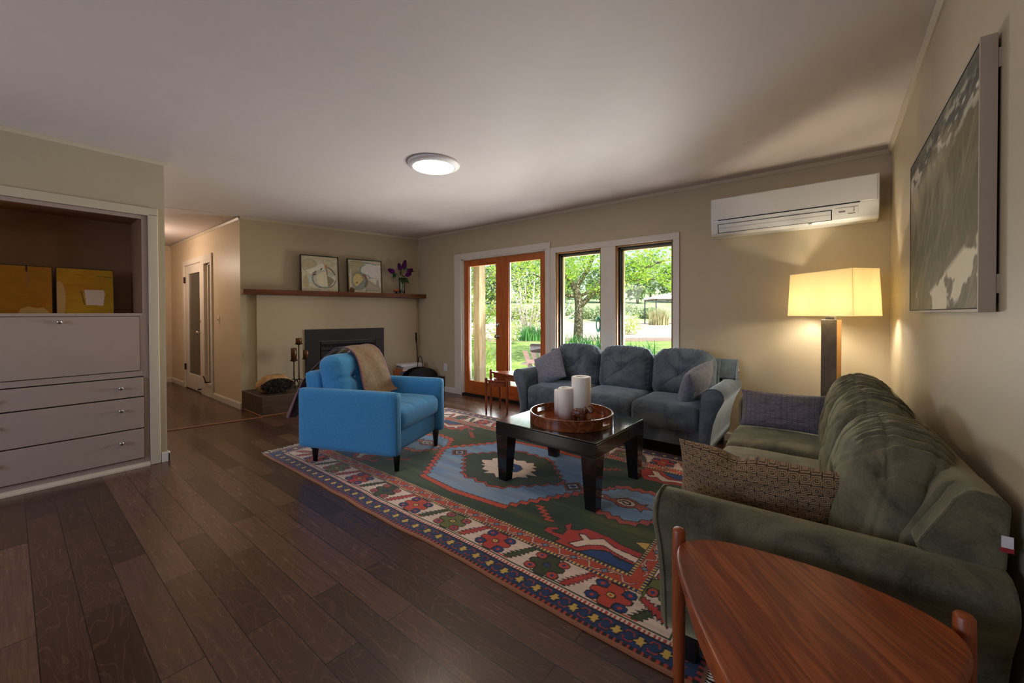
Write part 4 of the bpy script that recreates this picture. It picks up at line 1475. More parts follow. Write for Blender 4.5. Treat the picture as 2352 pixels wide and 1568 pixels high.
        for i in range(cnt + 1):
            s = st0 + i * per
            e = 0.231
            body, fl, ce = pal[(i * 3 + k) % 4]
            if i < cnt:
                # angled bracket lines along the band edges
                for sg in (1, -1):
                    Ln([(s - 0.14 * sg, e + 0.074 * sg), (s + 0.045 * sg, e + 0.074 * sg)], 0.011, body)
                    Ln([(s - 0.11 * sg, e + 0.062 * sg), (s + 0.0 * sg, e + 0.062 * sg)], 0.005, IVORY)
                xb = [(-0.092, -0.014), (-0.07, -0.026), (-0.034, -0.030), (-0.040, -0.055), (-0.022, -0.078), (0.030, -0.078), (0.034, -0.030), (0.07, -0.024), (0.092, -0.008), (0.092, 0.014), (0.07, 0.026), (0.034, 0.030), (0.040, 0.055), (0.022, 0.078), (-0.030, 0.078), (-0.034, 0.030), (-0.07, 0.024), (-0.092, 0.008)]
                P([(s + p[0], e + p[1]) for p in xb], body, DARK)
                for fx, fe in ((-0.066, -0.046), (0.060, -0.049), (-0.060, 0.049), (0.066, 0.046)):
                    P([(s + fx + 0.031 * math.cos(a), e + fe + 0.026 * math.sin(a)) for a in np.linspace(PI / 8, 2 * PI + PI / 8, 9)[:-1]], fl, DARK)
                    P([(s + fx - 0.012, e + fe), (s + fx, e + fe - 0.012), (s + fx + 0.012, e + fe), (s + fx, e + fe + 0.012)], body if body[0] > 150 else BLUE)
                P([(s + 0.02 * math.cos(a), e + 0.018 * math.sin(a)) for a in np.linspace(PI / 8, 2 * PI + PI / 8, 9)[:-1]], ce, DARK)
                P([(s - 0.008, e), (s, e - 0.008), (s + 0.008, e), (s, e + 0.008)], body)
            # tree
            st = s - per / 2
            if st - 0.04 < s0 + 0.16 or st + 0.04 > s1 - 0.16:
                continue
            tc = (62, 72, 34) if i % 2 else (184, 60, 44)
            left, right = [], []
            for q in range(7):
                ee = e - 0.066 + q * 0.0205
                w = 0.036 - 0.003 * abs(q - 2)
                sk = (q - 3) * 0.011
                left += [(st + sk - 0.012, ee), (st + sk - w, ee + 0.004)]
                right += [(st + sk + 0.012, ee), (st + sk + w, ee + 0.004)]
            P(left + [(st + 0.045, e + 0.077)] + right[::-1], tc, DARK, 0.004)
            Ln([(st - 0.04, e - 0.075), (st + 0.04, e + 0.07)], 0.009, tc)
    # knot rows: slight colour drift along the weft
    C *= (0.86 + 0.28 * vnoise(X * 2.2, Y * 70, 41, 2))[..., None]
    C = np.clip(C, 0.004, 1)
    Z = 0.0085 + 0.0012 * (vnoise(X * 3, Y * 3, 51, 2) - 0.5)
    # the front selvedge wanders a little
    wob = (vnoise(X * 2.6, X * 0 + 2.5, 61, 2) - 0.5) * 0.034 * np.clip(1 - (Y - RY0) / 0.5, 0, 1)
    V = np.stack([X, Y + wob, Z], -1).reshape(-1, 3)
    Fs = grid_faces(nx, ny)
    col = C.reshape(-1, 3)
    # skirt down to the floor
    ring = [i * ny for i in range(nx)] + [(nx - 1) * ny + j for j in range(1, ny)] + [i * ny + ny - 1 for i in range(nx - 2, -1, -1)] + [j for j in range(ny - 2, 0, -1)]
    low = V[ring].copy()
    low[:, 2] = 0.0008
    nb = len(V)
    V2 = np.concatenate([V, low])
    k = len(ring)
    sk = [(ring[i], ring[(i + 1) % k], nb + (i + 1) % k, nb + i) for i in range(k)]
    col2 = np.concatenate([col, col[ring]])
    me = bpy.data.meshes.new('rug')
    allf = np.concatenate([Fs, np.array(sk)])
    me.vertices.add(len(V2))
    me.vertices.foreach_set('co', V2.astype(np.float32).ravel())
    me.loops.add(allf.size)
    me.loops.foreach_set('vertex_index', allf.astype(np.int32).ravel())
    me.polygons.add(len(allf))
    me.polygons.foreach_set('loop_start', np.arange(0, allf.size, 4, dtype=np.int32))
    me.update(calc_edges=True)
    ca = me.color_attributes.new('Col', 'FLOAT_COLOR', 'POINT')
    c4 = np.ones((len(V2), 4), np.float32)
    c4[:, :3] = col2
    ca.data.foreach_set('color', c4.ravel())
    me.validate()
    o = link('rug', me, 'rug_pile', smooth=True)
    tag(o, 'large green and red patterned wool rug with ivory flower border on floor', 'rug')
    fm = MB()
    for x, sg in ((RX0, -1), (RX1, 1)):
        y = RY0 + 0.01
        while y < RY1 - 0.01:
            L = random.uniform(0.045, 0.075)
            a = random.uniform(-0.02, 0.02)
            fm.tube([(x - sg * 0.004, y, 0.006), (x + sg * L * 0.5, y + a * 0.4, 0.007), (x + sg * L, y + a, 0.003)], [0.0028, 0.0034, 0.0016], 5)
            y += random.uniform(0.0085, 0.0125)
    f = fm.build('fringe', 'fringe_wool', o, True)
    f['kind'] = 'stuff'


make_rug()

# ------------------------------------------------------------------ armchair
AC = thing('armchair', 'bright blue fabric armchair with a button tufted back on the rug', 'armchair', (-3.065, 1.968, 0.0), math.atan2(0.367, 0.93))
AL, AW, AT = 0.90, 0.795, 0.085
RUGZ = 0.0098
for sg in (-1, 1):
    y0, y1 = (-AW / 2, -AW / 2 + AT) if sg < 0 else (AW / 2 - AT, AW / 2)
    V, Fs, U = rbox_arrays(AL, AT, 0.468, 0.022, 16, 6, 12)
    V[:, 2] += np.where(U[:, 2] > 0.9, 0.006 * (1 - U[:, 1] ** 2), 0)
    V += np.array([0, (y0 + y1) / 2, 0.14 + 0.234])
    np_obj('arm', V, Fs, 'armchair_blue', AC)
for x in (-0.36, 0.40):
    for y in (-0.31, 0.31):
        MB().lathe([(0.017, RUGZ), (0.028, 0.14), (0.028, 0.15)], 20, (x, y, 0)).build('leg', 'black_leg', AC, True)
V, Fs, U = rbox_arrays(0.80, AW - 2 * AT, 0.16, 0.012, 10, 10, 6)
np_obj('seat_base', V + np.array([-0.005, 0, 0.225]), Fs, 'armchair_blue', AC)
V, Fs, U = rbox_arrays(0.16, AW - 2 * AT, 0.46, 0.035, 8, 12, 12)
V[:, 0] -= 0.03 * U[:, 2]
np_obj('back_frame', V + np.array([-0.365, 0, 0.50]), Fs, 'armchair_blue', AC)
# seat cushion with two tufts
V, Fs, U = rbox_arrays(0.66, AW - 2 * AT + 0.004, 0.17, 0.06, 30, 30, 8)
top = np.clip(U[:, 2], 0, 1)
V[:, 2] += 0.016 * (1 - U[:, 0] ** 2) * (1 - U[:, 1] ** 2) * np.sign(U[:, 2])
for ty in (-0.33, 0.33):
    V[:, 2] -= top * 0.020 * np.exp(-((U[:, 0] + 0.05) / 0.16) ** 2 - ((U[:, 1] - ty) / 0.16) ** 2)
    V[:, 2] -= top * 0.007 * np.exp(-((U[:, 1] - ty) / 0.05) ** 2) * (U[:, 0] > -0.05)
V[:, 2] -= top * 0.006 * np.exp(-((U[:, 0] + 0.05) / 0.05) ** 2)
np_obj('seat_cushion', V + np.array([0.115, 0, 0.388]), Fs, 'armchair_blue', AC)
# back cushion
V, Fs, U = rbox_arrays(0.20, AW - 2 * AT + 0.004, 0.44, 0.085, 10, 34, 28)
fr_ = np.clip(U[:, 0], 0, 1)
V[:, 0] += 0.030 * (1 - U[:, 1] ** 2) * (1 - U[:, 2] ** 2) * np.sign(U[:, 0])
for ty in (-0.36, 0.36):
    V[:, 0] -= fr_ * 0.040 * np.exp(-((U[:, 1] - ty) / 0.16) ** 2 - ((U[:, 2] - 0.05) / 0.18) ** 2)
    V[:, 0] -= fr_ * 0.010 * np.exp(-((U[:, 1] - ty) / 0.06) ** 2)
V[:, 0] -= fr_ * 0.010 * np.exp(-((U[:, 2] - 0.05) / 0.05) ** 2)
edge = np.maximum(np.abs(U[:, 1]), np.abs(U[:, 2]))
V[:, 0] += 0.004 * np.sin(V[:, 1] * 130 + 3 * V[:, 2] * 40) * (edge > 0.82) * fr_
ca_, sa_ = math.cos(R(-13)), math.sin(R(-13))
V = np.stack([V[:, 0] * ca_ + V[:, 2] * sa_, V[:, 1], -V[:, 0] * sa_ + V[:, 2] * ca_], 1)
bc = np_obj('back_cushion', V + np.array([-0.225, 0, 0.648]), Fs, 'armchair_blue', AC)
for ty in (-0.36, 0.36):
    MB().ball((-0.128, ty * AW / 2 * 0.8, 0.668), (0.008, 0.014, 0.014), 12, 8).build('button', 'armchair_blue', bc, True)


# throw blanket over its back
def make_throw():
    path = [(-0.535, -0.32, 0.36, 0.17), (-0.515, -0.25, 0.52, 0.19), (-0.495, -0.17, 0.66, 0.23), (-0.470, -0.03, 0.76, 0.29), (-0.425, 0.05, 0.835, 0.31), (-0.355, 0.085, 0.895, 0.34), (-0.29, 0.09, 0.909, 0.355), (-0.22, 0.09, 0.898, 0.355), (-0.155, 0.085, 0.855, 0.36), (-0.115, 0.08, 0.79, 0.37), (-0.085, 0.075, 0.72, 0.38), (-0.062, 0.07, 0.65, 0.39), (-0.040, 0.07, 0.58, 0.40), (-0.010, 0.07, 0.522, 0.41), (0.04, 0.07, 0.501, 0.41)]
    P = np.array(path)
    # resample
    t = np.arange(len(P))
    tt = np.linspace(0, len(P) - 1, 70)
    Q = np.stack([np.interp(tt, t, P[:, i]) for i in range(4)], 1)
    for _ in range(3):
        Q[1:-1] = (Q[:-2] + 2 * Q[1:-1] + Q[2:]) / 4
    nw = 34
    W = np.linspace(-0.5, 0.5, nw)
    V, Cc = [], []
    for i, q in enumerate(Q):
        tng = Q[min(i + 1, 69)][[0, 2]] - Q[max(i - 1, 0)][[0, 2]]
        tng /= np.linalg.norm(tng) + 1e-9
        nrm = np.array([-tng[1], tng[0]])
        if i < 1:
            pass
        back = np.clip(1 - i / 26, 0, 1)
        for w in W:
            fold = back * 0.028 * math.sin(w * 15 + i * 0.03) + 0.0022 * math.sin(w * 11 + 2.3 * math.sin(i * 0.07)) + 0.006
            off = nrm * fold
            V.append((q[0] + off[0] - 0.012 * back, q[1] + w * q[3], q[2] + off[1]))
            a = abs(w)
            base = np.array(s2l((122, 94, 66)))
            olive = np.array(s2l((116, 96, 62)))
            rust = np.array(s2l((118, 78, 58)))
            plum = np.array(s2l((104, 74, 92)))
            c = base
            if a > 0.44:
                c = rust
            elif 0.1 < w < 0.2 or -0.3 < w < -0.16:
                c = olive
            if a > 0.485:
                c = plum
            if q[2] < 0.62 and q[0] < -0.45:
                c = c * 0.4 + plum * 0.6
            Cc.append(c * random.uniform(0.78, 1.2))
    V = np.array(V)
    o = np_obj('throw_blanket', V, grid_faces(70, nw).tolist(), 'printed_cloth', None, True, np.array(Cc))
    s = o.modifiers.new('thickness', 'SOLIDIFY')
    s.thickness = 0.007
    s.offset = 1
    o.location = AC.location
    o.rotation_euler = AC.rotation_euler
    tag(o, 'brown and rust woven throw blanket draped over the blue armchair back', 'blanket')


make_throw()


# ------------------------------------------------------------------ sofas
def make_sofa(name, label, mat, loc, rz, L=2.03, dp=0.79, dome=0.04, gather=0.005, wing=0.03, lift=0.628):
    s = thing(name, label, 'sofa', loc, rz)
    # arms: rolled outward, narrow at the foot
    prof = [(0.105, 0.12), (0.098, 0.22), (0.080, 0.34), (0.048, 0.44), (0.018, 0.50), (0.004, 0.535), (0.006, 0.567), (0.024, 0.595), (0.055, 0.61), (0.092, 0.61), (0.125, 0.598), (0.148, 0.574), (0.158, 0.54), (0.165, 0.48), (0.172, 0.36), (0.178, 0.12)]
    for sg in (0, 1):
        pts = [(x, z) for x, z in prof] if not sg else [(L - x, z) for x, z in prof][::-1]
        n = 14
        a = MB()
        ys = np.linspace(0.0, dp - 0.01, n)
        ring = []
        # end caps slightly domed
        secs = [(-0.012, 0.90)] + [(0.0, 0.975)] + [(0.014, 1.0)] + [(y, 1.0) for y in ys[1:-1]] + [(dp - 0.02, 1.0), (dp - 0.01, 0.98)]
        cx, cz = sum(p[0] for p in pts) / len(pts), sum(p[1] for p in pts) / len(pts)
        vs, fs = [], []
        m = len(pts)
        for y, k in secs:
            for p in pts:
                vs.append((cx + (p[0] - cx) * k, y, cz + (p[1] - cz) * k))
        for i in range(len(secs) - 1):
            for j in range(m):
                fs.append((i * m + j, i * m + (j + 1) % m, (i + 1) * m + (j + 1) % m, (i + 1) * m + j))
        fs.append(tuple(range(m))[::-1])
        fs.append(tuple((len(secs) - 1) * m + j for j in range(m)))
        a.add(vs, fs)
        arm = a.build('arm', mat, s, True)
        pp = [(cx + (p[0] - cx) * 1.004, 0.003, cz + (p[1] - cz) * 1.004) for p in pts]
        MB().tube(pp, 0.0045, 6).build('piping', mat, arm, True)
    MB().box((0.14, 0.02, 0.125), (L - 0.14, dp - 0.03, 0.265)).build('base', mat, s, bevel=0.012)
    # back frame with sloped front, reaching over the arms
    bp_ = [(0.585, 0.40), (0.615, 0.60), (0.682, 0.745), (0.700, 0.768), (0.726, 0.778), (0.768, 0.772), (0.785, 0.755), (0.785, 0.40)]
    hi = [p for p in bp_ if p[1] >= 0.6]
    MB().prism([(dp - 0.79 + p[0], p[1]) for p in bp_], 0.16, L - 0.16, 'X').build('back_frame', mat, s, bevel=0.015)
    endp = [(0.640, 0.606), (0.632, 0.618), (0.642, 0.64), (0.686, 0.725), (0.700, 0.756), (0.718, 0.776), (0.735, 0.780), (0.770, 0.774), (0.787, 0.755), (0.780, 0.606)]
    for sg in (0, 1):
        x0, x1 = (wing, 0.24) if not sg else (L - 0.24, L - wing)
        e = MB().prism([(dp - 0.79 + p[0], p[1]) for p in endp], x0, x1, 'X').build('back_wing', mat, s, bevel=0.02, seg=4)
        xe = x0 + 0.004 if not sg else x1 - 0.004
        q_ = [(xe, dp - 0.79 + 0.697 + (p[0] - 0.697) * 0.93, 0.69 + (p[1] - 0.69) * 0.93) for p in endp]
        MB().tube(q_ + [q_[0]], 0.0045, 6).build('piping', mat, e, True)
    tx = L - wing + 0.0005
    g = MB().box((tx, dp - 0.020, 0.655), (tx + 0.003, dp - 0.002, 0.69)).build('label_tag', 'tag_white', s)
    MB().box((tx - 0.0006, dp - 0.021, 0.6535), (tx + 0.0038, dp - 0.0015, 0.664)).build('label_stripe', 'tag_red', g)
    inner = L - 0.35
    w3 = inner / 3
    for i in range(3):
        cx = 0.175 + w3 * (i + 0.5)
        # seat cushion
        V, Fs, U = rbox_arrays(w3 - 0.004, 0.63, 0.195, 0.045, 22, 22, 8)
        puff = (1 - U[:, 0] ** 4) * (1 - U[:, 1] ** 4)
        V[:, 2] += np.where(U[:, 2] > 0, 0.022, 0) * puff
        V[:, 1] -= np.where(U[:, 1] < -0.9, 0.012, 0) * (1 - U[:, 0] ** 2)
        V[:, 2] += 0.006 * (vnoise(V[:, 0] * 6 + i * 3 + loc[0], V[:, 1] * 6, 71 + i, 2) - 0.5) * (U[:, 2] > 0.5)
        np_obj('seat_cushion', V + np.array([cx, 0.308, 0.345]), Fs, mat, s)
        # back cushion: centre button, diagonal creases, gathered top band
        V, Fs, U = rbox_arrays(w3 - 0.006, 0.225, 0.44, 0.095, 150, 30, 44)
        front = np.clip(-U[:, 1] * 1.6, 0, 1)
        V[:, 1] += np.sign(U[:, 1]) * 0.034 * (1 - U[:, 0] ** 2) * (1 - U[:, 2] ** 2)
        r = np.hypot(U[:, 0], U[:, 2] + 0.05)
        V[:, 1] += front * 0.044 * np.exp(-(r / 0.20) ** 2)
        dg = np.abs(np.abs(U[:, 0]) - np.abs(U[:, 2] + 0.05))
        V[:, 1] += front * 0.018 * np.exp(-(dg / 0.035) ** 2) * np.clip(1 - r * 0.8, 0, 1)
        V[:, 1] += front * 0.006 * np.exp(-(U[:, 0] / 0.03) ** 2) * (U[:, 2] > 0)
        rg = np.random.default_rng(90 + i)
        ph = 0.9 * vnoise(V[:, 0] * 9, V[:, 1] * 9 + i, 33 + i, 2) * 6
        band_ = np.exp(-((np.abs(U[:, 2]) - 0.93) / 0.14) ** 2)
        V[:, 2] += np.where(U[:, 2] > 0, 1, 0.3) * band_ * gather * (np.sin(V[:, 0] * 130 + ph * 2 + 9 * V[:, 1]) + 0.7 * np.sin(V[:, 0] * 330 + ph * 3 - 14 * V[:, 1]) * vnoise(V[:, 0] * 12, V[:, 1] * 5, 55 + i, 2)) * 0.7
        sb = np.exp(-((np.abs(U[:, 0]) - 0.95) / 0.12) ** 2)
        V[:, 1] += -front * sb * 0.004 * np.sin(V[:, 2] * 120 + ph * 3)
        for yy in (-0.055, 0.055):
            V[:, 2] -= 0.006 * np.exp(-((V[:, 1] - yy) / 0.006) ** 2) * (U[:, 2] > 0.8)
            V[:, 0] -= np.sign(U[:, 0]) * 0.005 * np.exp(-((V[:, 1] - yy) / 0.006) ** 2) * (np.abs(U[:, 0]) > 0.8)
        V[:, 2] += np.clip(U[:, 2], 0, 1) * (dome * (1 - np.abs(U[:, 0]) ** 2.4) - dome * 0.55)
        V[:, 1] *= 1 - 3.2 * dome * np.abs(U[:, 0]) ** 4
        V += ((vnoise(V[:, 0] * 14 + i * 7, V[:, 2] * 14 + V[:, 1] * 9, 81 + i, 3) - 0.5) * 0.010)[:, None] * np.array([0.3, 1, 0.3])
        c_, s_ = math.cos(R(-12)), math.sin(R(-12))
        V = np.stack([V[:, 0], V[:, 1] * c_ - V[:, 2] * s_, V[:, 1] * s_ + V[:, 2] * c_], 1)
        bc_ = np_obj('back_cushion', V + np.array([cx, 0.585, lift]), Fs, mat, s)
        MB().ball((cx, 0.5035, lift + 0.005), (0.013, 0.007, 0.013), 12, 8).build('button', mat, bc_, True)
    for x in (0.16, L - 0.16):
        for y in (0.07, dp - 0.08):
            zz = RUGZ if (Matrix.Rotation(rz, 3, 'Z') @ Vector((x, y, 0)) + Vector(loc)).y < RY1 and (Matrix.Rotation(rz, 3, 'Z') @ Vector((x, y, 0)) + Vector(loc)).x < RX1 else 0.0005
            MB().prism([(x - 0.024, y - 0.024), (x + 0.024, y - 0.024), (x + 0.024, y + 0.024), (x - 0.024, y + 0.024)], zz, 0.128, 'Z').build('foot', 'black_leg', s, bevel=0.003)
    return s


make_sofa('sofa', 'blue grey velvet three seat sofa under the garden windows', 'velvet_blue', (-2.668, 3.36, 0.0), 0.0)
SR = R(-90 + 1.6)
make_sofa('sofa', 'grey velvet three seat sofa tinted olive for warm light, along the right wall behind the side table', 'velvet_warm_lit', (-0.503, 3.325, 0.0), SR, dp=0.77, dome=0.085, gather=0.010, wing=0.085, lift=0.598)


# throw pillows
def plain_c(c):
    def f(u, v):
        o = np.empty(u.shape + (3,))
        o[:] = s2l(c)
        return o
    return f


def squares(u, v):
    """rows of small nested hand-drawn squares, ochre on brown"""
    o = np.empty(u.shape + (3,))
    o[:] = s2l((70, 59, 51))
    per = 0.0295
    row = np.floor(v / per)
    fu, fv = (u / per + 0.13 * np.sin(row * 2.1)) % 1.0 - 0.5, (v / per) % 1.0 - 0.5
    ang = 0.25
    a, b = fu * math.cos(ang) + fv * math.sin(ang), -fu * math.sin(ang) * 0.3 + fv
    d = np.maximum(np.abs(a), np.abs(b))
    ring = ((d > 0.34) & (d < 0.45)) | ((d > 0.17) & (d < 0.27)) | (d < 0.07)
    o[ring] = s2l((164, 134, 98))
    return o


def basket(u, v):
    o = np.empty(u.shape + (3,))
    o[:] = s2l((116, 108, 114))
    per = 0.028
    cu, cv = np.floor(u / per), np.floor(v / per)
    fu, fv = (u / per) % 1.0 - 0.5, (v / per) % 1.0 - 0.5
    d = np.maximum(np.abs(fu), np.abs(fv))
    line_ = (d > 0.44) & (((cu + cv) % 2 == 0) | (np.abs(fv) < 0.2))
    o[line_] = s2l((88, 80, 87))
    return o * (0.85 + 0.3 * vnoise(u * 300, v * 300, 3, 1))[..., None]


def Rx(*a):
    """columns: local x, y, z axes in world"""
    return Matrix(a).transposed()


def basis(right, lean):
    x = Vector(right).normalized()
    z = Vector(lean)
    z = (z - x * z.dot(x)).normalized()
    return Rx(x, z.cross(x), z)


pillow('throw_pillow', 0.46, 0.235, 0.13, 'printed_cloth', 'long grey pillow of basket weave print, at the far end of olive tinted sofa', 'pillow', (-0.245, 3.02, 0.580), basis((1.0, -0.02, 0.02), (0.06, 0.28, 1)), basket, n=170, seed=3)
pillow('throw_pillow', 0.52, 0.255, 0.13, 'printed_cloth', 'long brown pillow printed with ochre squares, by the near arm of olive tinted sofa', 'pillow', (-0.205, 1.63, 0.582), basis((1.0, 0.03, -0.045), (0.0, -0.22, 1)), squares, n=250, seed=5, dent=0.022)
pillow('throw_pillow', 0.36, 0.36, 0.15, 'pillow_grey', 'grey square pillow at the left end of blue grey sofa', 'pillow', (-2.40, 3.66, 0.612), basis((0.90, 0.10, 0.44), (-0.40, 0.42, 1.0)), None, n=40, seed=7)
pillow('throw_pillow', 0.36, 0.36, 0.16, 'pillow_grey', 'grey square pillow at the right end of blue grey sofa against arm', 'pillow', (-0.905, 3.62, 0.600), basis((0.30, 0.90, 0.26), (0.50, 0.22, 1.0)), None, n=40, seed=8)

# ------------------------------------------------------------------ coffee table, tray, candles, elephant
CT = thing('coffee_table', 'low square black lacquered coffee table with chipped edges on rug', 'table', (-1.478, 2.522, 0.0), R(-1.5))
w, d, tz = 0.80, 0.715, 0.432
MB().box((-w / 2, -d / 2, tz - 0.012), (w / 2, d / 2, tz)).build('tabletop', 'black_lacquer', CT, bevel=0.004)
MB().box((-w / 2, -d / 2, tz - 0.095), (w / 2, d / 2, tz - 0.0125)).build('apron', 'black_lacquer', CT, bevel=0.003)
for sx in (-1, 1):
    for sy in (-1, 1):
        a = MB()
        X1, Y1 = sx * (w / 2 - 0.001), sy * (d / 2 - 0.001)
        q0, q1 = 0.105, 0.070
        vs = [(X1 - sx * 0.012, Y1 - sy * 0.012, RUGZ), (X1 - sx * (0.012 + q1), Y1 - sy * 0.012, RUGZ), (X1 - sx * (0.012 + q1), Y1 - sy * (0.012 + q1), RUGZ), (X1 - sx * 0.012, Y1 - sy * (0.012 + q1), RUGZ),
              (X1, Y1, tz - 0.096), (X1 - sx * q0, Y1, tz - 0.096), (X1 - sx * q0, Y1 - sy * q0, tz - 0.096), (X1, Y1 - sy * q0, tz - 0.096)]
        a.add(vs, [(0, 3, 2, 1), (4, 5, 6, 7), (0, 1, 5, 4), (1, 2, 6, 5), (2, 3, 7, 6), (3, 0, 4, 7)])
        a.build('leg', 'black_lacquer', CT, bevel=0.003)

TRC = (-1.452, 2.492)
tr = thing('serving_tray', 'round reddish wooden tray with cut-out handles on coffee table', 'tray', (TRC[0], TRC[1], tz + 0.0006))
RT, HT = 0.292, 0.076
MB().lathe([(0, 0), (RT - 0.004, 0), (RT - 0.004, 0.011), (0, 0.011)], 72).build('floor', 'tray_floor', tr)


def tray_rim():
    n = 144
    zs = [0.0, 0.026, 0.056, HT]
    hole = []
    ang = math.atan2(0.15, 0.99)
    fs = []
    vs = []
    for i in range(n):
        a = 2 * PI * i / n
        for r in (RT, RT - 0.011):
            for z in zs:
                vs.append((r * math.cos(a), r * math.sin(a), z))
    c = [R(-6), R(174)]

    def is_hole(i):
        a = 2 * PI * (i + 0.5) / n
        return any(abs((a - h + PI) % (2 * PI) - PI) < 0.155 for h in c)
    for i in range(n):
        j = (i + 1) % n
        o, p = i * 8, j * 8
        hi = is_hole(i)
        for k in range(3):
            if k == 1 and hi:
                fs.append((o + 1, p + 1, p + 5, o + 5))
                fs.append((o + 2, o + 6, p + 6, p + 2))
                if not is_hole(i - 1):
                    fs.append((o + 1, o + 5, o + 6, o + 2))
                if not is_hole(i + 1):
                    fs.append((p + 1, p + 2, p + 6, p + 5))
                continue
            fs.append((o + k, p + k, p + k + 1, o + k + 1))
            fs.append((o + 4 + k, o + 5 + k, p + 5 + k, p + 4 + k))
        fs.append((o + 3, p + 3, p + 7, o + 7))
        fs.append((o, o + 4, p + 4, p))
    MB().add(vs, fs).build('rim', 'tray_wood', tr, bevel=0.0015, seg=1)


tray_rim()
TZ = tz + 0.0120
for (x, y, r, h, lb) in ((-1.420, 2.580, 0.069, 0.298, 'tall thick ivory pillar candle, the tallest on the wooden tray'), (-1.508, 2.512, 0.054, 0.218, 'ivory pillar candle of middle height at the front of wooden tray'), (-1.592, 2.566, 0.042, 0.185, 'slim ivory candle half hidden behind the middle one on tray')):
    c = thing('pillar_candle', lb, 'candle', (x, y, TZ), 0, 'ivory candles on the tray')
    MB().lathe([(0, 0), (r, 0), (r, h - 0.004), (r - 0.004, h), (r * 0.62, h), (r * 0.56, h - 0.006), (r * 0.52, h - 0.014), (0, h - 0.016)], 48).build('wax', 'candle_wax', c, True)
    MB().tube([(0, 0, h - 0.018), (0.001, 0, h - 0.004)], 0.0015, 6).build('wick', 'dark_gap', c)


def make_elephant():
    e = thing('elephant_figurine', 'small carved brown wooden elephant with raised trunk on tray', 'figurine', (-1.370, 2.470, TZ), R(12))
    b = MB()
    b.ball((0, 0, 0.060), (0.046, 0.030, 0.034), 20, 14)
    b.ball((-0.022, 0, 0.060), (0.034, 0.029, 0.035), 18, 12)
    b.ball((0.042, 0, 0.082), (0.024, 0.021, 0.023), 18, 12)
    b.tube([(0.02, 0, 0.07), (0.045, 0, 0.084)], [0.026, 0.018], 14)
    for x, y, l in ((-0.036, 0.016, 0), (-0.036, -0.016, 0.004), (0.026, 0.016, 0.01), (0.024, -0.016, 0.0)):
        b.tube([(x, y, 0.055), (x + l * 0.5 - 0.002, y, 0.03), (x + l, y, 0.0)], [0.019, 0.0135, 0.0125], 14)
    tk = [(0.056, 0, 0.080), (0.074, 0, 0.074), (0.088, 0, 0.084), (0.092, 0, 0.102), (0.084, 0, 0.118), (0.070, 0, 0.121), (0.063, 0, 0.114), (0.058, 0, 0.119)]
    b.tube(tk, [0.012, 0.0105, 0.0095, 0.0085, 0.0078, 0.007, 0.006, 0.005], 12)
    body = b.build('body', 'elephant_wood', e, True)
    rm = body.modifiers.new('remesh', 'REMESH')
    rm.mode = 'VOXEL'
    rm.voxel_size = 0.0022
    rm.use_smooth_shade = True
    sm = body.modifiers.new('smooth', 'SMOOTH')
    sm.factor = 0.5
    sm.iterations = 6
    for sg in (1, -1):
        M_ = Matrix.Rotation(R(22 * sg), 3, 'Z')
        MB().ball((0.032, 0.023 * sg, 0.082), (0.018, 0.0035, 0.022), 14, 10, M_).build('ear', 'elephant_wood', e, True)
        MB().tube([(0.060, 0.011 * sg, 0.073), (0.072, 0.014 * sg, 0.068), (0.084, 0.014 * sg, 0.072)], [0.0035, 0.003, 0.001], 8).build('tusk', 'elephant_wood', e, True)
        MB().ball((0.058, 0.0145 * sg, 0.090), 0.0022, 8, 6).build('eye', 'dark_gap', e, True)
    MB().tube([(-0.054, 0, 0.068), (-0.062, 0, 0.05), (-0.060, 0, 0.03)], [0.004, 0.003, 0.0035], 8).build('tail', 'elephant_wood', e, True)


make_elephant()


# ------------------------------------------------------------------ three tables of one nest
def tri_table(label, legs, top, h, over=0.03, rim=0.026):
    """rounded-triangle top held between three round legs that stand proud of it"""
    cx, cy = sum(p[0] for p in legs) / 3, sum(p[1] for p in legs) / 3
    t = thing('nesting_table', label, 'side table', (cx, cy, 0.0), 0, 'teak nesting tables')
    pts = [(p[0] - cx, p[1] - cy) for p in top]
    # smooth closed outline (Catmull-Rom)
    n = len(pts)
    out = []
    for i in range(n):
        p0, p1, p2, p3 = (Vector(pts[(i + k) % n]) for k in (-1, 0, 1, 2))
        for q in range(8):
            s = q / 8
            out.append(tuple(0.5 * ((2 * p1) + (p2 - p0) * s + (2 * p0 - 5 * p1 + 4 * p2 - p3) * s * s + (3 * p1 - p0 - 3 * p2 + p3) * s ** 3)))
    MB().prism(out, h - rim, h, 'Z').build('tabletop', 'teak_top', t, bevel=0.010, seg=3)
    ap = [(p[0] * 0.93, p[1] * 0.93) for p in out]
    MB().prism(ap, h - rim - 0.05, h - rim - 0.0005, 'Z').build('apron', 'teak_leg', t, bevel=0.003)
    for lx, ly in legs:
        lx, ly = lx - cx, ly - cy
        zb = LEGZ
        MB().lathe([(0.011, zb), (0.0125, 0.05), (0.017, h * 0.6), (0.0175, h - 0.05), (0.0165, h + 0.018), (0.013, h + 0.0235), (0.006, h + 0.026), (0, h + 0.026)], 20, (lx, ly, 0)).build('leg', 'teak_leg', t, True)
    return t


LEGZ = 0.0006
k_ = (1.1956 - 0.578) / (1.1956 - 0.55)
tp = [(-0.335, 1.165), (-0.305, 1.225), (-0.215, 1.270), (-0.03, 1.283), (0.10, 1.258), (0.185, 1.212), (0.212, 1.15), (0.19, 1.06), (0.12, 0.90), (0.02, 0.74), (-0.06, 0.70), (-0.13, 0.76), (-0.235, 0.92), (-0.31, 1.07)]
tp = [(x * k_, y * k_) for x, y in tp]
tri_table('largest teak nesting table with a rounded triangular top, beside the olive tinted sofa', [(-0.330, 1.150), (0.205, 1.168), (-0.03, 0.66)], tp, 0.578)


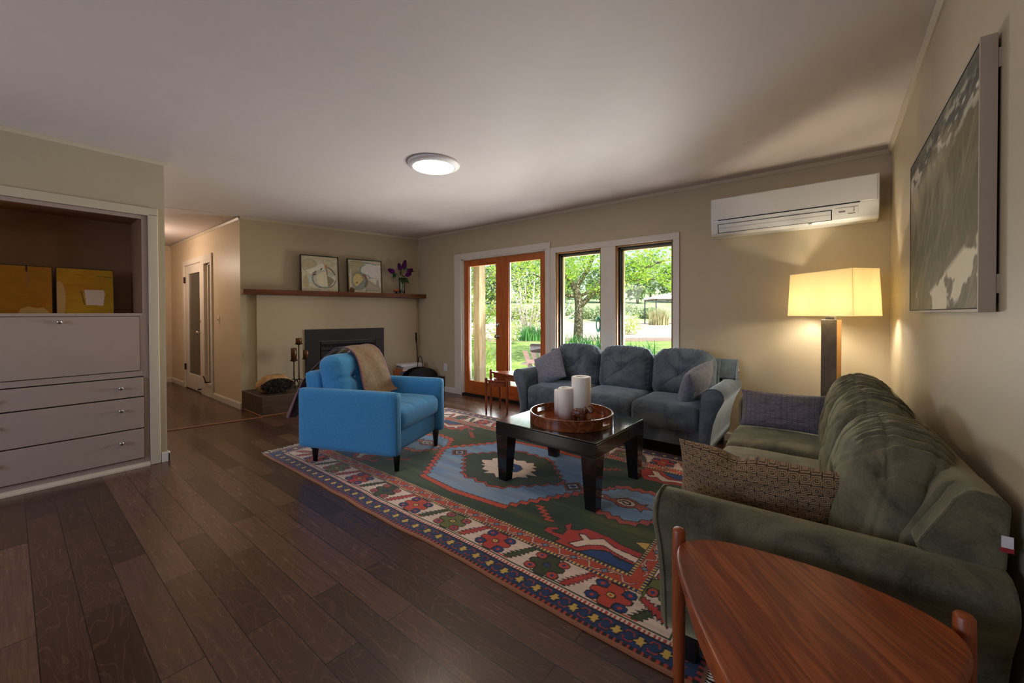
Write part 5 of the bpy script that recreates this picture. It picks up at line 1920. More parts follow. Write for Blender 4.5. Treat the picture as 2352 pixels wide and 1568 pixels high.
def small_top(legs, bulge=0.02):
    cx, cy = sum(p[0] for p in legs) / 3, sum(p[1] for p in legs) / 3
    out = []
    for i in range(3):
        a, b = Vector(legs[i]), Vector(legs[(i + 1) % 3])
        c = Vector((cx, cy))
        ca, cb = (a - c), (b - c)
        m = (a + b) / 2 - c
        rt = 1 - 0.012 / ca.length
        out.append(c + ca * rt + (cb - ca).normalized() * 0.006)
        out.append(c + ca * 0.74 + cb * 0.22 + m.normalized() * bulge * 0.7)
        out.append(c + m + m.normalized() * bulge)
        out.append(c + ca * 0.22 + cb * 0.74 + m.normalized() * bulge * 0.7)
    return [tuple(p) for p in out]


L1 = [(-3.275, 3.60), (-3.03, 3.70), (-3.30, 3.885)]
tri_table('smallest teak nesting table, in front of the glazed garden door', L1, small_top(L1), 0.400)
L2 = [(-3.335, 3.775), (-2.80, 3.62), (-2.86, 4.06)]
L2 = [(-3.345, 3.765), (-2.775, 3.66), (-2.93, 4.10)]
tri_table('middle teak nesting table, rising behind the smallest one by the sofa arm', L2, small_top(L2, 0.03), 0.480)

# ------------------------------------------------------------------ floor lamp
LP = thing('floor_lamp', 'floor lamp with dark slab column and rectangular cream shade, switched on', 'lamp', (-0.010, 3.82, 0.0), -0.76)
MB().box((-0.15, -0.10, 0.0), (0.15, 0.10, 0.022)).build('base', 'lamp_pole', LP, bevel=0.003)
MB().box((-0.062, -0.019, 0.022), (0.062, 0.013, 1.145)).build('column', 'lamp_pole', LP, bevel=0.002)
MB().box((-0.063, -0.02, 0.022), (-0.0625, 0.014, 1.145)).box((0.0625, -0.02, 0.022), (0.066, 0.018, 1.145)).box((-0.062, 0.0132, 0.022), (0.062, 0.018, 1.145)).build('column_edge', 'lamp_edge', LP)
MB().box((-0.035, -0.012, 1.145), (0.035, 0.012, 1.18)).build('neck', 'nickel', LP)
fr_ = MB().tube([(-0.17, 0, 1.20), (0.17, 0, 1.20)], 0.006, 8).tube([(0, 0, 1.17), (0, 0, 1.49)], 0.005, 8).tube([(-0.255, 0, 1.492), (0.255, 0, 1.492)], 0.003, 6).tube([(0, -0.10, 1.492), (0, 0.10, 1.492)], 0.003, 6)
fr_.build('harp', 'nickel', LP, True)
zb, zt, a0, b0, tpx = 1.172, 1.500, 0.543 / 2, 0.228 / 2, 0.055
vs, fs = [], []
for z, k in ((zb, 1.0), (zt, 1 - tpx)):
    for off in (0, 0.003):
        for sx, sy in ((-1, -1), (1, -1), (1, 1), (-1, 1)):
            vs.append((sx * (a0 * k - off), sy * (b0 * k - off), z))
for i in range(4):
    j = (i + 1) % 4
    fs += [(i, j, 8 + j, 8 + i), (4 + i, 12 + i, 12 + j, 4 + j), (i, 4 + i, 4 + j, j), (8 + i, 8 + j, 12 + j, 12 + i)]
MB().add(vs, fs).build('shade', 'lamp_shade_cloth', LP)
for sx in (-1, 1):
    MB().ball((sx * 0.15, 0, 1.262), (0.028, 0.028, 0.036), 16, 12).tube([(sx * 0.15, 0, 1.20), (sx * 0.15, 0, 1.235)], 0.014, 12).build('bulb', 'bulb_glow', LP, True)

# ------------------------------------------------------------------ air conditioner
ac = thing('air_conditioner', 'white wall mounted air conditioner unit above the floor lamp', 'air conditioner', (-0.873, D, 1.897))
AWD, AH, AD = 1.14, 0.335, 0.205
pr = [(0, 0), (-0.155, 0.0), (-0.178, 0.02), (-0.200, 0.12), (-AD, 0.135), (-AD, AH - 0.02), (-0.195, AH - 0.004), (-0.18, AH), (0, AH)]
MB().prism(pr, 0.0, AWD, 'X').build('body', 'white_plastic', ac, bevel=0.008, seg=3)
MB().box((0.012, -AD - 0.006, 0.136), (AWD - 0.012, -AD + 0.002, AH - 0.012)).build('front_panel', 'white_plastic', ac, bevel=0.004)
MB().prism([(-AD - 0.0065, 0.130), (-AD + 0.004, 0.130), (-AD + 0.004, 0.1362), (-AD - 0.0065, 0.1362)], 0.06, AWD - 0.11, 'X').build('inlet_gap', 'dark_gap', ac)


def on_face(s):
    """point on the sloped lower face, s 0 at its bottom edge and 1 at its top"""
    return (-0.178 - 0.022 * s, 0.02 + 0.10 * s)


def slab(x0, x1, s0, s1, out, th, name, mat, bevel=0.0):
    (ya, za), (yb, zb_) = on_face(s0), on_face(s1)
    ny_, nz_ = -0.977, -0.215
    q = [(ya + ny_ * out, za + nz_ * out), (yb + ny_ * out, zb_ + nz_ * out), (yb + ny_ * (out - th), zb_ + nz_ * (out - th)), (ya + ny_ * (out - th), za + nz_ * (out - th))]
    return MB().prism(q, x0, x1, 'X').build(name, mat, ac, bevel=bevel)


slab(0.055, AWD - 0.275, 0.02, 0.80, 0.0015, 0.002, 'outlet_gap', 'dark_gap')
slab(0.062, AWD - 0.282, 0.06, 0.76, 0.006, 0.005, 'flap', 'white_plastic', 0.002)
slab(0.064, AWD - 0.284, 0.44, 0.46, 0.0068, 0.002, 'flap_crease', 'grey_plastic')
slab(AWD - 0.255, AWD - 0.12, 0.30, 0.85, 0.003, 0.003, 'display', 'white_plastic', 0.001)
slab(AWD - 0.235, AWD - 0.195, 0.52, 0.64, 0.0036, 0.001, 'display_mark', 'grey_plastic')
for k in range(3):
    slab(AWD - 0.15, AWD - 0.14, 0.50 + k * 0.12, 0.56 + k * 0.12, 0.0036, 0.001, 'indicator', 'grey_plastic')
slab(AWD - 0.18, AWD - 0.135, 0.36, 0.42, 0.0036, 0.001, 'display_mark', 'grey_plastic')
slab(AWD - 0.425, AWD - 0.40, -0.09, -0.04, 0.003, 0.003, 'badge', 'grey_plastic')


# ------------------------------------------------------------------ wide painting on the right wall
def big_painting():
    y0, y1, z0, z1 = 1.617, 2.850, 1.196, 1.926
    t = thing('wall_painting', 'wide framed seascape-like abstract painting on the right wall', 'painting', (XR - 0.006, (y0 + y1) / 2, z0), 0)
    w, h, dpt = y1 - y0, z1 - z0, 0.032
    nx, ny = 300, 180
    X, Y = np.meshgrid(np.linspace(0, 1, nx), np.linspace(0, 1, ny), indexing='ij')
    # X runs from the far (left) edge to the near (right) edge
    P = Paint(X, Y, (104, 96, 66))
    P.blend(np.clip(vnoise(X * 3, Y * 2.5, 101) * 1.8 - 0.5, 0, 1), (126, 108, 72))
    P.blend(np.clip((0.55 - np.abs(Y - 0.38)) * 1.6, 0, 1) * np.clip(vnoise(X * 2.4 + 6, Y * 3.2, 102) * 2 - 0.55, 0, 1), (84, 88, 64))
    P.blend(np.clip(1 - np.hypot((X - 0.12) / 0.22, (Y - 0.72) / 0.2), 0, 1) * 0.9, (196, 182, 146))
    P.blend(np.clip(1 - np.hypot((X - 0.45) / 0.35, (Y - 0.80) / 0.13), 0, 1) * 0.7, (186, 172, 140))
    sky_ = np.clip((Y - 0.80 + 0.05 * np.sin(X * 9) + 0.06 * (vnoise(X * 7, Y * 3, 103) - 0.5)) * 12, 0, 1)
    P.blend(sky_ * 0.9, (100, 96, 86))
    P.blend(np.clip((vnoise(X * 40 + Y * 12, Y * 9 - X * 5, 121, 3) - 0.45) * 3, 0, 1) * 0.35, (60, 58, 42))
    P.blend(np.clip((vnoise(X * 34 - Y * 22, Y * 7, 122, 3) - 0.5) * 4, 0, 1) * 0.30, (170, 150, 112))
    st_ = vnoise(X * 11 + Y * 8, Y * 26 - X * 7, 104, 3)
    P.blend(np.clip((st_ - 0.50) * 12, 0, 1) * np.clip(1 - np.abs(Y - 0.86) / 0.12, 0, 1), (216, 206, 180))
    P.blend(np.clip((vnoise(X * 12, Y * 17, 109, 3) - 0.52) * 8, 0, 1) * np.clip(1 - np.abs(Y - 0.9) / 0.12, 0, 1), (70, 66, 60))
    drip = vnoise(X * 26, Y * 2.2, 105, 2)
    P.blend(np.clip((drip - 0.5) * 3, 0, 1) * np.clip(1 - np.abs(Y - 0.62) / 0.25, 0, 1) * 0.45, (176, 160, 124))
    fo = vnoise(X * 9 + Y * 6, Y * 11 - X * 9, 106, 3)
    diag = np.clip(1 - np.abs((Y - 0.02) - 0.36 * (X - 0.45)) / 0.11, 0, 1) * (X > 0.4)
    P.blend(np.clip((fo - 0.40) * 16, 0, 1) * np.clip(diag * 4, 0, 1), (222, 210, 176))
    P.blend(np.clip((vnoise(X * 16, Y * 13, 107, 3) - 0.56) * 20, 0, 1) * np.clip(1 - np.hypot((X - 0.4) / 0.13, (Y - 0.26) / 0.07), 0, 1) ** 0.3, (226, 214, 180))
    P.blend(np.clip((vnoise(X * 14 + 3, Y * 9, 108, 3) - 0.58) * 20, 0, 1) * np.clip(1 - np.hypot((X - 0.16) / 0.15, (Y - 0.1) / 0.1), 0, 1) ** 0.3, (200, 184, 146))
    V = np.stack([np.full(X.shape, -dpt + 0.002), w / 2 - X * w, Y * h], -1)
    ins = 0.012
    V = np.stack([V[..., 0], np.clip(V[..., 1], -w / 2 + ins, w / 2 - ins), np.clip(V[..., 2], ins, h - ins)], -1).reshape(-1, 3)
    np_obj('canvas', V, grid_faces(nx, ny).tolist(), 'painted_canvas', t, False, P.C.reshape(-1, 3))
    f = MB()
    f.box((-dpt, -w / 2, 0), (0, -w / 2 + 0.009, h)).box((-dpt, w / 2 - 0.009, 0), (0, w / 2, h)).box((-dpt, -w / 2 + 0.009, 0), (0, w / 2 - 0.009, 0.009)).box((-dpt, -w / 2 + 0.009, h - 0.009), (0, w / 2 - 0.009, h))
    f.build('frame', 'painting_frame_grey', t, bevel=0.0012)
    g = MB()
    for q in ((-w / 2 + 0.0092, 0.0092, -w / 2 + 0.0115, h - 0.0092), (w / 2 - 0.0115, 0.0092, w / 2 - 0.0092, h - 0.0092), (-w / 2 + 0.0115, 0.0092, w / 2 - 0.0115, 0.0115), (-w / 2 + 0.0115, h - 0.0115, w / 2 - 0.0115, h - 0.0092)):
        g.box((-dpt + 0.0005, q[0], q[1]), (-0.004, q[2], q[3]))
    g.build('shadow_line', 'dark_gap', t)
    MB().box((-0.003, -w / 2 + 0.02, 0.02), (0.0, w / 2 - 0.02, h - 0.02)).build('backing', 'frame_black', t)
    for z in (0.05, h - 0.09):
        MB().box((0.0, -w / 2 + 0.002, z), (0.006, -w / 2 + 0.05, z + 0.05)).build('wall_spacer', 'canvas_edge', t)


big_painting()

# ------------------------------------------------------------------ vase, lilacs and stone on the mantel
vz = MT1 + 0.0006
vs_ = tag(MB().lathe([(0, 0), (0.044, 0), (0.046, 0.004), (0.044, 0.10), (0.046, 0.20), (0.052, 0.245), (0.0495, 0.245), (0.0435, 0.20), (0.0415, 0.10), (0.042, 0.018), (0, 0.016)], 40).build('glass_vase', 'vase_glass', None, True, loc=fpt(2.105, 0.105, vz)), 'clear cylindrical glass vase at the right end of mantel', 'vase')
MB().lathe([(0, 0.019), (0.0408, 0.019), (0.0408, 0.045), (0, 0.045)], 32).build('water', 'vase_glass', vs_, True)


def lilac(label, t, z, o, rx, rz, foot, leaves):
    s = thing('lilac_stem', label, 'flower', fpt(2.105, 0.105, vz), FANG, 'lilacs in the glass vase')
    # local: x along the wall, -y out into the room
    top = Vector((t - 2.105, -(o - 0.105), z - vz))
    b = Vector((foot[0], foot[1], 0.022))
    neck = Vector((foot[0] * -0.3 + (top.x) * 0.12, foot[1] * -0.3 + top.y * 0.12, 0.235))
    mid = (neck + top) / 2 + Vector((top.x * -0.06, 0, 0.02))
    MB().tube([b, b.lerp(neck, 0.55), neck, mid, top], [0.0028, 0.0028, 0.0026, 0.0022, 0.0016], 7).build('stem', 'leaf_vase', s, True)
    m = MB()
    dirn = (top - mid).normalized()
    q = dirn.to_track_quat('Z', 'Y').to_matrix()
    for i in range(260):
        u = random.uniform(-1, 1)
        a = random.uniform(0, 2 * PI)
        k = math.sqrt(max(0, 1 - u * u)) * (0.75 - 0.3 * u)
        p = top + q @ Vector((rx * k * math.cos(a), rx * k * math.sin(a), rz * u + rz * 0.4))
        n_ = (p - top).normalized()
        for j in range(4):
            an = j * PI / 2 + i
            d = (n_.orthogonal().normalized())
            d = Matrix.Rotation(an, 3, n_) @ d
            m.leaf(p, (d + n_ * 0.5), n_, 0.013, 0.010)
    f = m.build('flower_cluster', 'lilac', s)
    f['kind'] = 'stuff'
    for (d, L, W, w_) in leaves:
        l = MB()
        p = neck.lerp(top, w_)
        d = Vector(d).normalized()
        sd = d.cross(Vector((0, -1, 0.2))).normalized()
        up = sd.cross(d)
        rows = []
        for i in range(9):
            r_ = i / 8
            hw_ = W / 2 * math.sin(PI * min(1, r_ * 0.92 + 0.06)) ** 0.8 * (1.25 - 0.6 * r_)
            c = p + d * L * r_ + Vector((0, 0, -0.25 * L * r_ * r_))
            rows += [c - sd * hw_ + up * hw_ * 0.25, c, c + sd * hw_ + up * hw_ * 0.25]
        l.add(rows, [(i * 3 + k, i * 3 + k + 1, i * 3 + k + 4, i * 3 + k + 3) for i in range(8) for k in range(2)])
        l.build('leaf', 'leaf_vase', s, True)


lilac('topmost dark purple lilac in the mantel vase', 2.135, 1.955, 0.12, 0.038, 0.065, (0.012, 0.01), [((0.8, -0.3, 0.5), 0.09, 0.055, 0.7), ((-0.3, -0.8, -0.1), 0.10, 0.07, 0.3)])
lilac('brighter lilac bloom just left of the topmost one in vase', 2.055, 1.915, 0.15, 0.030, 0.052, (-0.01, 0.015), [((-0.5, -0.6, 0.3), 0.10, 0.07, 0.45), ((-0.2, -0.5, -0.6), 0.11, 0.075, 0.1)])
lilac('lilac bloom that leans furthest left out of the vase', 1.935, 1.855, 0.14, 0.040, 0.052, (0.02, -0.005), [((-0.6, -0.4, -0.4), 0.085, 0.06, 0.62), ((-0.9, -0.2, 0.2), 0.07, 0.05, 0.5)])
lilac('lilac bloom on the right of the vase, the higher of two', 2.215, 1.875, 0.13, 0.036, 0.045, (-0.022, 0.01), [((1.0, -0.2, 0.55), 0.13, 0.022, 0.8), ((0.7, -0.3, -0.7), 0.10, 0.06, 0.15)])
lilac('low lilac bloom at front right, just above the vase mouth', 2.165, 1.815, 0.17, 0.034, 0.044, (-0.015, -0.012), [((0.1, -0.7, -0.6), 0.09, 0.065, 0.2)])
sd_ = thing('stone_display', 'small orange stone on a dark turned stand beside the vase', 'ornament', fpt(2.005, 0.12, vz), FANG)
MB().lathe([(0, 0), (0.03, 0), (0.026, 0.006), (0.012, 0.02), (0.014, 0.026), (0.045, 0.03), (0.047, 0.034), (0, 0.036)], 28).build('stand', 'black_leg', sd_, True)
V, Fs, U = rbox_arrays(0.088, 0.05, 0.034, 0.016, 14, 10, 8)
V += ((vnoise(V[:, 0] * 40 + 4, V[:, 1] * 40 + V[:, 2] * 30, 5) - 0.5) * 0.012)[:, None]
V[:, 2] += V[:, 0] * 0.18
np_obj('stone', V + np.array([0, 0, 0.052]), Fs, 'orange_stone', sd_)

# ------------------------------------------------------------------ garden
GZ = -0.12
FWD, RGT = Vector((-0.6237, 0.7817, 0)), Vector((0.7817, 0.6237, 0))


def gp(k, d, z=GZ):
    """garden point d metres out along the room's long view, k times d to its right"""
    p = (FWD + RGT * k) * d
    return Vector((p.x, p.y, z))


struct(MB().prism([(-14, D + 0.15), (12, D + 0.15), (12, D + 1.9), (-14, D + 1.9)], GZ - 0.1, GZ + 0.012, 'Z').build('terrace', 'stone_terrace'))


def ground(name, pts, zs, mat):
    vs = [(p[0], p[1], z) for p, z in zip(pts, zs)]
    n = len(vs)
    vs += [(x, y, z - 0.4) for x, y, z in vs]
    fs = [tuple(range(n)), tuple(range(n, 2 * n))[::-1]] + [(i, (i + 1) % n, n + (i + 1) % n, n + i) for i in range(n)]
    return struct(MB().add(vs, fs).build(name, mat))


def band_pts(d0, d1, k0=-1.6, k1=1.4):
    return [gp(k0, d0), gp(k1, d0), gp(k1, d1), gp(k0, d1)]


lw = [(-30, D + 1.9), (14, D + 1.9)] + [gp(1.2, 19.0)[:2], gp(-1.5, 19.0)[:2]]
ground('lawn', lw, [GZ] * 4, 'lawn_grass')
b = band_pts(19.0, 21.5)
ground('garden_bed', b, [GZ + 0.02] * 4, 'mulch')
b = band_pts(21.5, 60)
ground('gravel_drive', b, [GZ] * 4, 'gravel')
b = band_pts(60, 120)
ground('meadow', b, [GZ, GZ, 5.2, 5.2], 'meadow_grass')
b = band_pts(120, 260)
ground('hillside', b, [5.2, 5.2, 16, 16], 'meadow_grass')

# eave added unseen against direct sun, and the porch outside the hall door
struct(MB().box((-6.2, D + 0.15, 2.52), (2.0, D + 0.85, 2.66)).build('eave_sun_block', 'porch_siding'))
struct(MB().box((-11.0, YB - 1.0, 2.60), (2.0, D + 0.16, 2.75)).build('roof_slab', 'porch_siding'))
pw = MB()
for i in range(14):
    pw.box((-10.2, 3.6 - 0.008 * (i % 2), i * 0.18), (-6.0, 3.66, i * 0.18 + 0.172))
struct(pw.build('wall_porch', 'porch_siding'))


def leaf_cloud(mb, n, fn, L, up_bias=0.2):
    for _ in range(n):
        p = fn()
        d = Vector((random.uniform(-1, 1), random.uniform(-1, 1), random.uniform(-0.8, 0.5)))
        u = Vector((random.uniform(-0.6, 0.6), random.uniform(-0.6, 0.6), 1)).normalized()
        l = L * random.uniform(0.7, 1.3)
        mb.leaf(p, d, u, l, l * 0.55)


# the gnarled tree on the lawn
TB = gp((1327 - 1176) / 924, 12.0)
tree = thing('garden_tree', 'old gnarled tree with mossy trunk and bright green leaves on the lawn', 'tree', TB)


def tp_(px, py, dd=0.0):
    d = 12.0 + dd
    p = gp((px - 1176) / 924, d, 1.1956 - (py - 731) / 924 * d)
    return p - TB


def limb(name, pts, rs):
    P = [tp_(*p) for p in pts]
    out, rr = [], []
    for i in range(len(P) - 1):
        for q in range(4):
            s = q / 4
            p0, p3 = P[max(i - 1, 0)], P[min(i + 2, len(P) - 1)]
            p1, p2 = P[i], P[i + 1]
            out.append(0.5 * ((2 * p1) + (p2 - p0) * s + (2 * p0 - 5 * p1 + 4 * p2 - p3) * s * s + (3 * p1 - p0 - 3 * p2 + p3) * s ** 3))
            rr.append(rs[i] * (1 - s) + rs[i + 1] * s)
    out.append(P[-1])
    rr.append(rs[-1])
    return MB().tube(out, rr, 12).build(name, 'bark', tree, True), out


limb('trunk', [(1326, 832), (1328, 790), (1329, 750), (1330, 710), (1327, 690), (1322, 672)], [0.20, 0.145, 0.130, 0.125, 0.115, 0.09])
BR = [[(1322, 676), (1310, 655), (1296, 642), (1270, 618), (1240, 600), (1205, 585)],
      [(1325, 690), (1308, 690), (1293, 682), (1280, 668, -0.3), (1258, 655, -0.6), (1225, 640, -0.9)],
      [(1324, 672), (1334, 655), (1344, 640), (1352, 628), (1362, 600), (1372, 560), (1380, 520)],
      [(1332, 716), (1345, 702), (1360, 688), (1378, 678), (1408, 670), (1430, 662), (1458, 646), (1486, 626), (1520, 612), (1560, 606)],
      [(1430, 662), (1452, 656), (1480, 652), (1520, 655, 0.4), (1560, 664, 0.8)],
      [(1330, 690), (1342, 686), (1360, 676, 0.6), (1385, 650, 1.0), (1420, 610, 1.2), (1450, 560, 1.3)]]
RS = [[0.085, 0.075, 0.062, 0.05, 0.035, 0.02], [0.06, 0.055, 0.05, 0.04, 0.03, 0.015], [0.085, 0.07, 0.065, 0.06, 0.05, 0.04, 0.025], [0.085, 0.08, 0.072, 0.066, 0.06, 0.056, 0.048, 0.04, 0.03, 0.02], [0.035, 0.032, 0.028, 0.02, 0.012], [0.06, 0.05, 0.045, 0.04, 0.03, 0.02]]
tips = []
for pts, rs in zip(BR, RS):
    _, o_ = limb('branch', pts, rs)
    tips += o_[5:]
lv = MB()


def crown():
    while True:
        px, py, dd = random.uniform(1130, 1640), random.uniform(440, 700), random.uniform(-2.6, 2.6)
        if px < 1190 and py > 640:
            continue
        lim = 655 + 25 * math.sin(px * 0.045) + (25 if px > 1470 else 0) - (10 if 1300 < px < 1360 else 0)
        if py > lim:
            continue
        # open gaps near the boughs
        if vnoise(np.array([px * 0.02]), np.array([py * 0.02 + dd]), 7, 2)[0] < 0.33:
            continue
        return tp_(px, py, dd)


leaf_cloud(lv, 13000, crown, 0.105)
for p in tips:
    for _ in range(10):
        lv.leaf(p + Vector((random.uniform(-.2, .2), random.uniform(-.2, .2), random.uniform(-.05, .2))), Vector((random.uniform(-1, 1), random.uniform(-1, 1), random.uniform(-.5, .5))), Vector((0.2, 0.1, 1)), 0.1, 0.06)
f = lv.build('foliage', 'leaf_bright', tree)
f['kind'] = 'stuff'


def blades(label, loc, n, rad, h, sx=1.0, mat='leaf_iris', name='iris_clump', cat='plant', grp=None, lean=0.35):
    t = thing(name, label, cat, loc, 0, grp)
    m = MB()
    for _ in range(n):
        a, q = random.uniform(0, 2 * PI), rad * math.sqrt(random.random())
        b = Vector((q * math.cos(a) * sx, q * math.sin(a), 0))
        b = RGT * b.x + FWD * b.y
        hh = h * random.uniform(0.6, 1.05)
        dv = Vector((random.uniform(-1, 1), random.uniform(-1, 1), 0)) * lean * hh
        w = 0.03 * h * random.uniform(0.7, 1.2)
        s = Vector((random.uniform(-1, 1), random.uniform(-1, 1), 0)).normalized() * w
        pts = []
        for i in range(5):
            r_ = i / 4
            c = b + dv * r_ * r_ + Vector((0, 0, hh * (r_ - 0.18 * r_ ** 3)))
            ww = s * (1 - r_ * 0.92)
            pts += [c - ww, c + ww]
        m.add(pts, [(i * 2, i * 2 + 1, i * 2 + 3, i * 2 + 2) for i in range(4)])
    f = m.build('blades', mat, t)
    f['kind'] = 'stuff'
    return t


k2 = lambda px: (px - 1176) / 924
blades('clump of tall iris blades seen through the right leaf of garden door', gp(k2(1222), 19.6), 210, 0.55, 1.02, 1.4)
blades('low iris clump growing around the foot of the gnarled tree', gp(k2(1330), 10.4), 280, 0.42, 1.0, 1.9)
blades('thin wispy grass tuft outside the right-hand window', gp(k2(1475), 10.2), 34, 0.30, 0.84, 1.2, 'leaf_iris', 'grass_tuft')


def shrub(label, loc, r, h, n, L, mat, flower=None, stems=0, name='shrub', cat='shrub', grp=None):
    t = thing(name, label, cat, loc, 0, grp)
    m = MB()

    def fn():
        while True:
            p = Vector((random.uniform(-1, 1), random.uniform(-1, 1), random.uniform(0.05, 1)))
            if p.x ** 2 + p.y ** 2 + (p.z * 2 - 1.0) ** 2 * 0.8 < 1:
                return Vector((p.x * r, p.y * r, p.z * h))
    leaf_cloud(m, n, fn, L)
    f = m.build('foliage', mat, t)
    f['kind'] = 'stuff'
    if flower:
        m = MB()
        leaf_cloud(m, n // 2, fn, L * 0.9)
        f = m.build('flowers', flower, t)
        f['kind'] = 'stuff'
    m = MB()
    for i in range(max(stems, 3)):
        a = random.uniform(0, 2 * PI)
        q = random.uniform(0.2, 0.9) * r
        e = Vector((q * math.cos(a), q * math.sin(a), h * random.uniform(0.7, 1.0)))
        b_ = Vector((e.x * 0.15, e.y * 0.15, 0))
        mid = b_.lerp(e, 0.5) + Vector((random.uniform(-.1, .1) * r, random.uniform(-.1, .1) * r, 0))
        m.tube([b_, mid, e], [0.022 * h * 0.5, 0.014 * h * 0.5, 0.004], 6)
    m.build('stems', 'pale_branch' if stems else 'bark', t, True)
    return t


shrub('pale stemmed open shrub with yellow young leaves behind the irises', gp(k2(1212), 26), 2.0, 4.4, 1700, 0.17, 'leaf_bright', 'petal_white', 14)
shrub('white flowering shrub with fresh green leaves on the gravel', gp(k2(1443), 25.5), 0.85, 1.4, 460, 0.16, 'leaf_bright', 'petal_white')
shrub('bushy leafy shrub low at the left edge of iris bed', gp(k2(1165), 17.6), 0.6, 1.0, 420, 0.12, 'leaf_bright', 'petal_white')
# leafless pale bough left of the tree
pb = thing('bare_shrub', 'leafless pale branched shrub behind the gnarled tree', 'shrub', gp(k2(1276), 24))
m = MB()
for e in ((-0.5, 0.2, 2.4), (0.9, -0.2, 2.1), (1.3, 0.1, 1.6), (0.5, 0.4, 2.9), (-0.9, -0.3, 1.8), (1.6, 0.3, 1.35)):
    ev = RGT * e[0] + FWD * e[1] + Vector((0, 0, e[2]))
    m.tube([Vector((0, 0, 0)), ev * 0.45 + Vector((0, 0, 0.15)), ev], [0.05, 0.035, 0.012], 7)
m.build('boughs', 'pale_branch', pb, True)

# timber post with climbing vine by the door
po = thing('porch_post', 'square weathered timber post outside the left leaf of garden door', 'post', (-4.565, 4.86, GZ + 0.0125))
MB().box((-0.072, -0.072, 0), (0.072, 0.072, 2.62)).build('shaft', 'post_wood', po, bevel=0.006)
vn = thing('climbing_vine', 'tangled climbing vine with pale leaves beside the timber post', 'vine', (-5.80, 6.0, GZ))
m, st_ = MB(), MB()


def vine_pt():
    while True:
        p = Vector((random.uniform(-0.75, 0.56), random.uniform(-0.45, 0.45), random.uniform(0.0, 3.0)))
        if vnoise(np.array([p.x * 5 + 3]), np.array([p.z * 5]), 12, 2)[0] > 0.36:
            return p


leaf_cloud(m, 3600, vine_pt, 0.07)
f = m.build('leaves', 'leaf_bright', vn)
f['kind'] = 'stuff'
for i in range(90):
    p = vine_pt()
    d = Vector((random.uniform(-1, 1), random.uniform(-.4, .4), random.uniform(-0.6, 1))) * random.uniform(0.2, 0.6)
    st_.tube([p, p + d * 0.5 + Vector((0.03, 0, 0.04)), p + d], [0.007, 0.006, 0.003], 6)
for x in (-0.6, -0.3):
    st_.tube([(x, 0.1, 0), (x * 0.9, 0.1, 1.5), (x * 1.0, 0.1, 3.0)], 0.014, 6)
f = st_.build('tendrils', 'post_wood_raw', vn, True)
f['kind'] = 'stuff'
sp = thing('vine_shoot', 'thin loose vine shoot hanging in front of the timber post', 'vine', (-4.60, 4.70, GZ + 0.0125))
MB().tube([(0.02, 0.02, 0), (-0.06, 0, 0.45), (0.03, -0.02, 0.75), (-0.02, -0.02, 1.0), (-0.12, 0.0, 1.25)], 0.005, 6).build('stem', 'leaf_bright', sp, True)
m = MB()
for z, x in ((0.42, -0.06), (0.5, -0.04), (0.56, -0.02), (0.7, 0.02), (0.95, -0.01), (1.2, -0.10), (0.46, -0.08)):
    m.leaf(Vector((x, -0.02, z)), Vector((random.uniform(-1, 1), -0.4, -0.3)), Vector((0, -0.6, 1)), 0.07, 0.045)
m.build('leaves', 'leaf_bright', sp)

# garden chair seen from behind, with a head cushion
ad = thing('garden_chair', 'pale slatted wooden garden chair seen from behind on the terrace', 'chair', (-3.22, 4.86, GZ + 0.0125), R(12))
for i in range(6):
    x = -0.23 + i * 0.092
    hx = x * 1.28
    top = 0.76 + 0.05 * math.cos((i - 2.5) * 0.55)
    vs = []
    for xx, yy, zz in ((x, 0.10, 0.26), (hx, -0.14, top)):
        for dx in (-0.039, 0.039):
            for dy in (-0.009, 0.009):
                vs.append((xx + dx, yy + dy, zz))
    MB().add(vs, [(0, 1, 3, 2), (4, 6, 7, 5), (0, 4, 5, 1), (2, 3, 7, 6), (0, 2, 6, 4), (1, 5, 7, 3)]).build('back_slat', 'chair_white', ad, bevel=0.003)
for z, y in ((0.36, 0.075), (0.58, -0.055)):
    MB().box((-0.30, y - 0.035, z), (0.30, y - 0.015, z + 0.06)).build('back_rail', 'chair_white', ad, bevel=0.003)
for i in range(5):
    y = 0.16 + i * 0.10
    MB().box((-0.26, y, 0.30 + i * 0.012), (0.26, y + 0.088, 0.318 + i * 0.012)).build('seat_slat', 'chair_white', ad, bevel=0.003)
for sx in (-1, 1):
    MB().box((sx * 0.28 - 0.014, 0.50, 0.0), (sx * 0.28 + 0.014, 0.59, 0.56)).build('leg', 'chair_white', ad, bevel=0.003)
    MB().prism([(-0.22, 0.0), (-0.14, 0.0), (0.62, 0.30), (0.62, 0.36), (0.5, 0.36)], sx * 0.25 - 0.012, sx * 0.25 + 0.012, 'X').build('side_rail', 'chair_white', ad, bevel=0.003)
    MB().box((sx * 0.32 - 0.06, -0.10, 0.56), (sx * 0.32 + 0.06, 0.64, 0.58)).build('armrest', 'chair_white', ad, bevel=0.004)
V, Fs, U = rbox_arrays(0.36, 0.075, 0.13, 0.035, 14, 6, 8)
t_ = np_obj('head_cushion', V, Fs, 'charcoal_cloth', None)
t_.location = (-3.205, 4.690, GZ + 0.83)
t_.rotation_euler = (R(12), 0, R(12))
tag(t_, 'dark grey head cushion hung over the pale garden chair back', 'cushion')

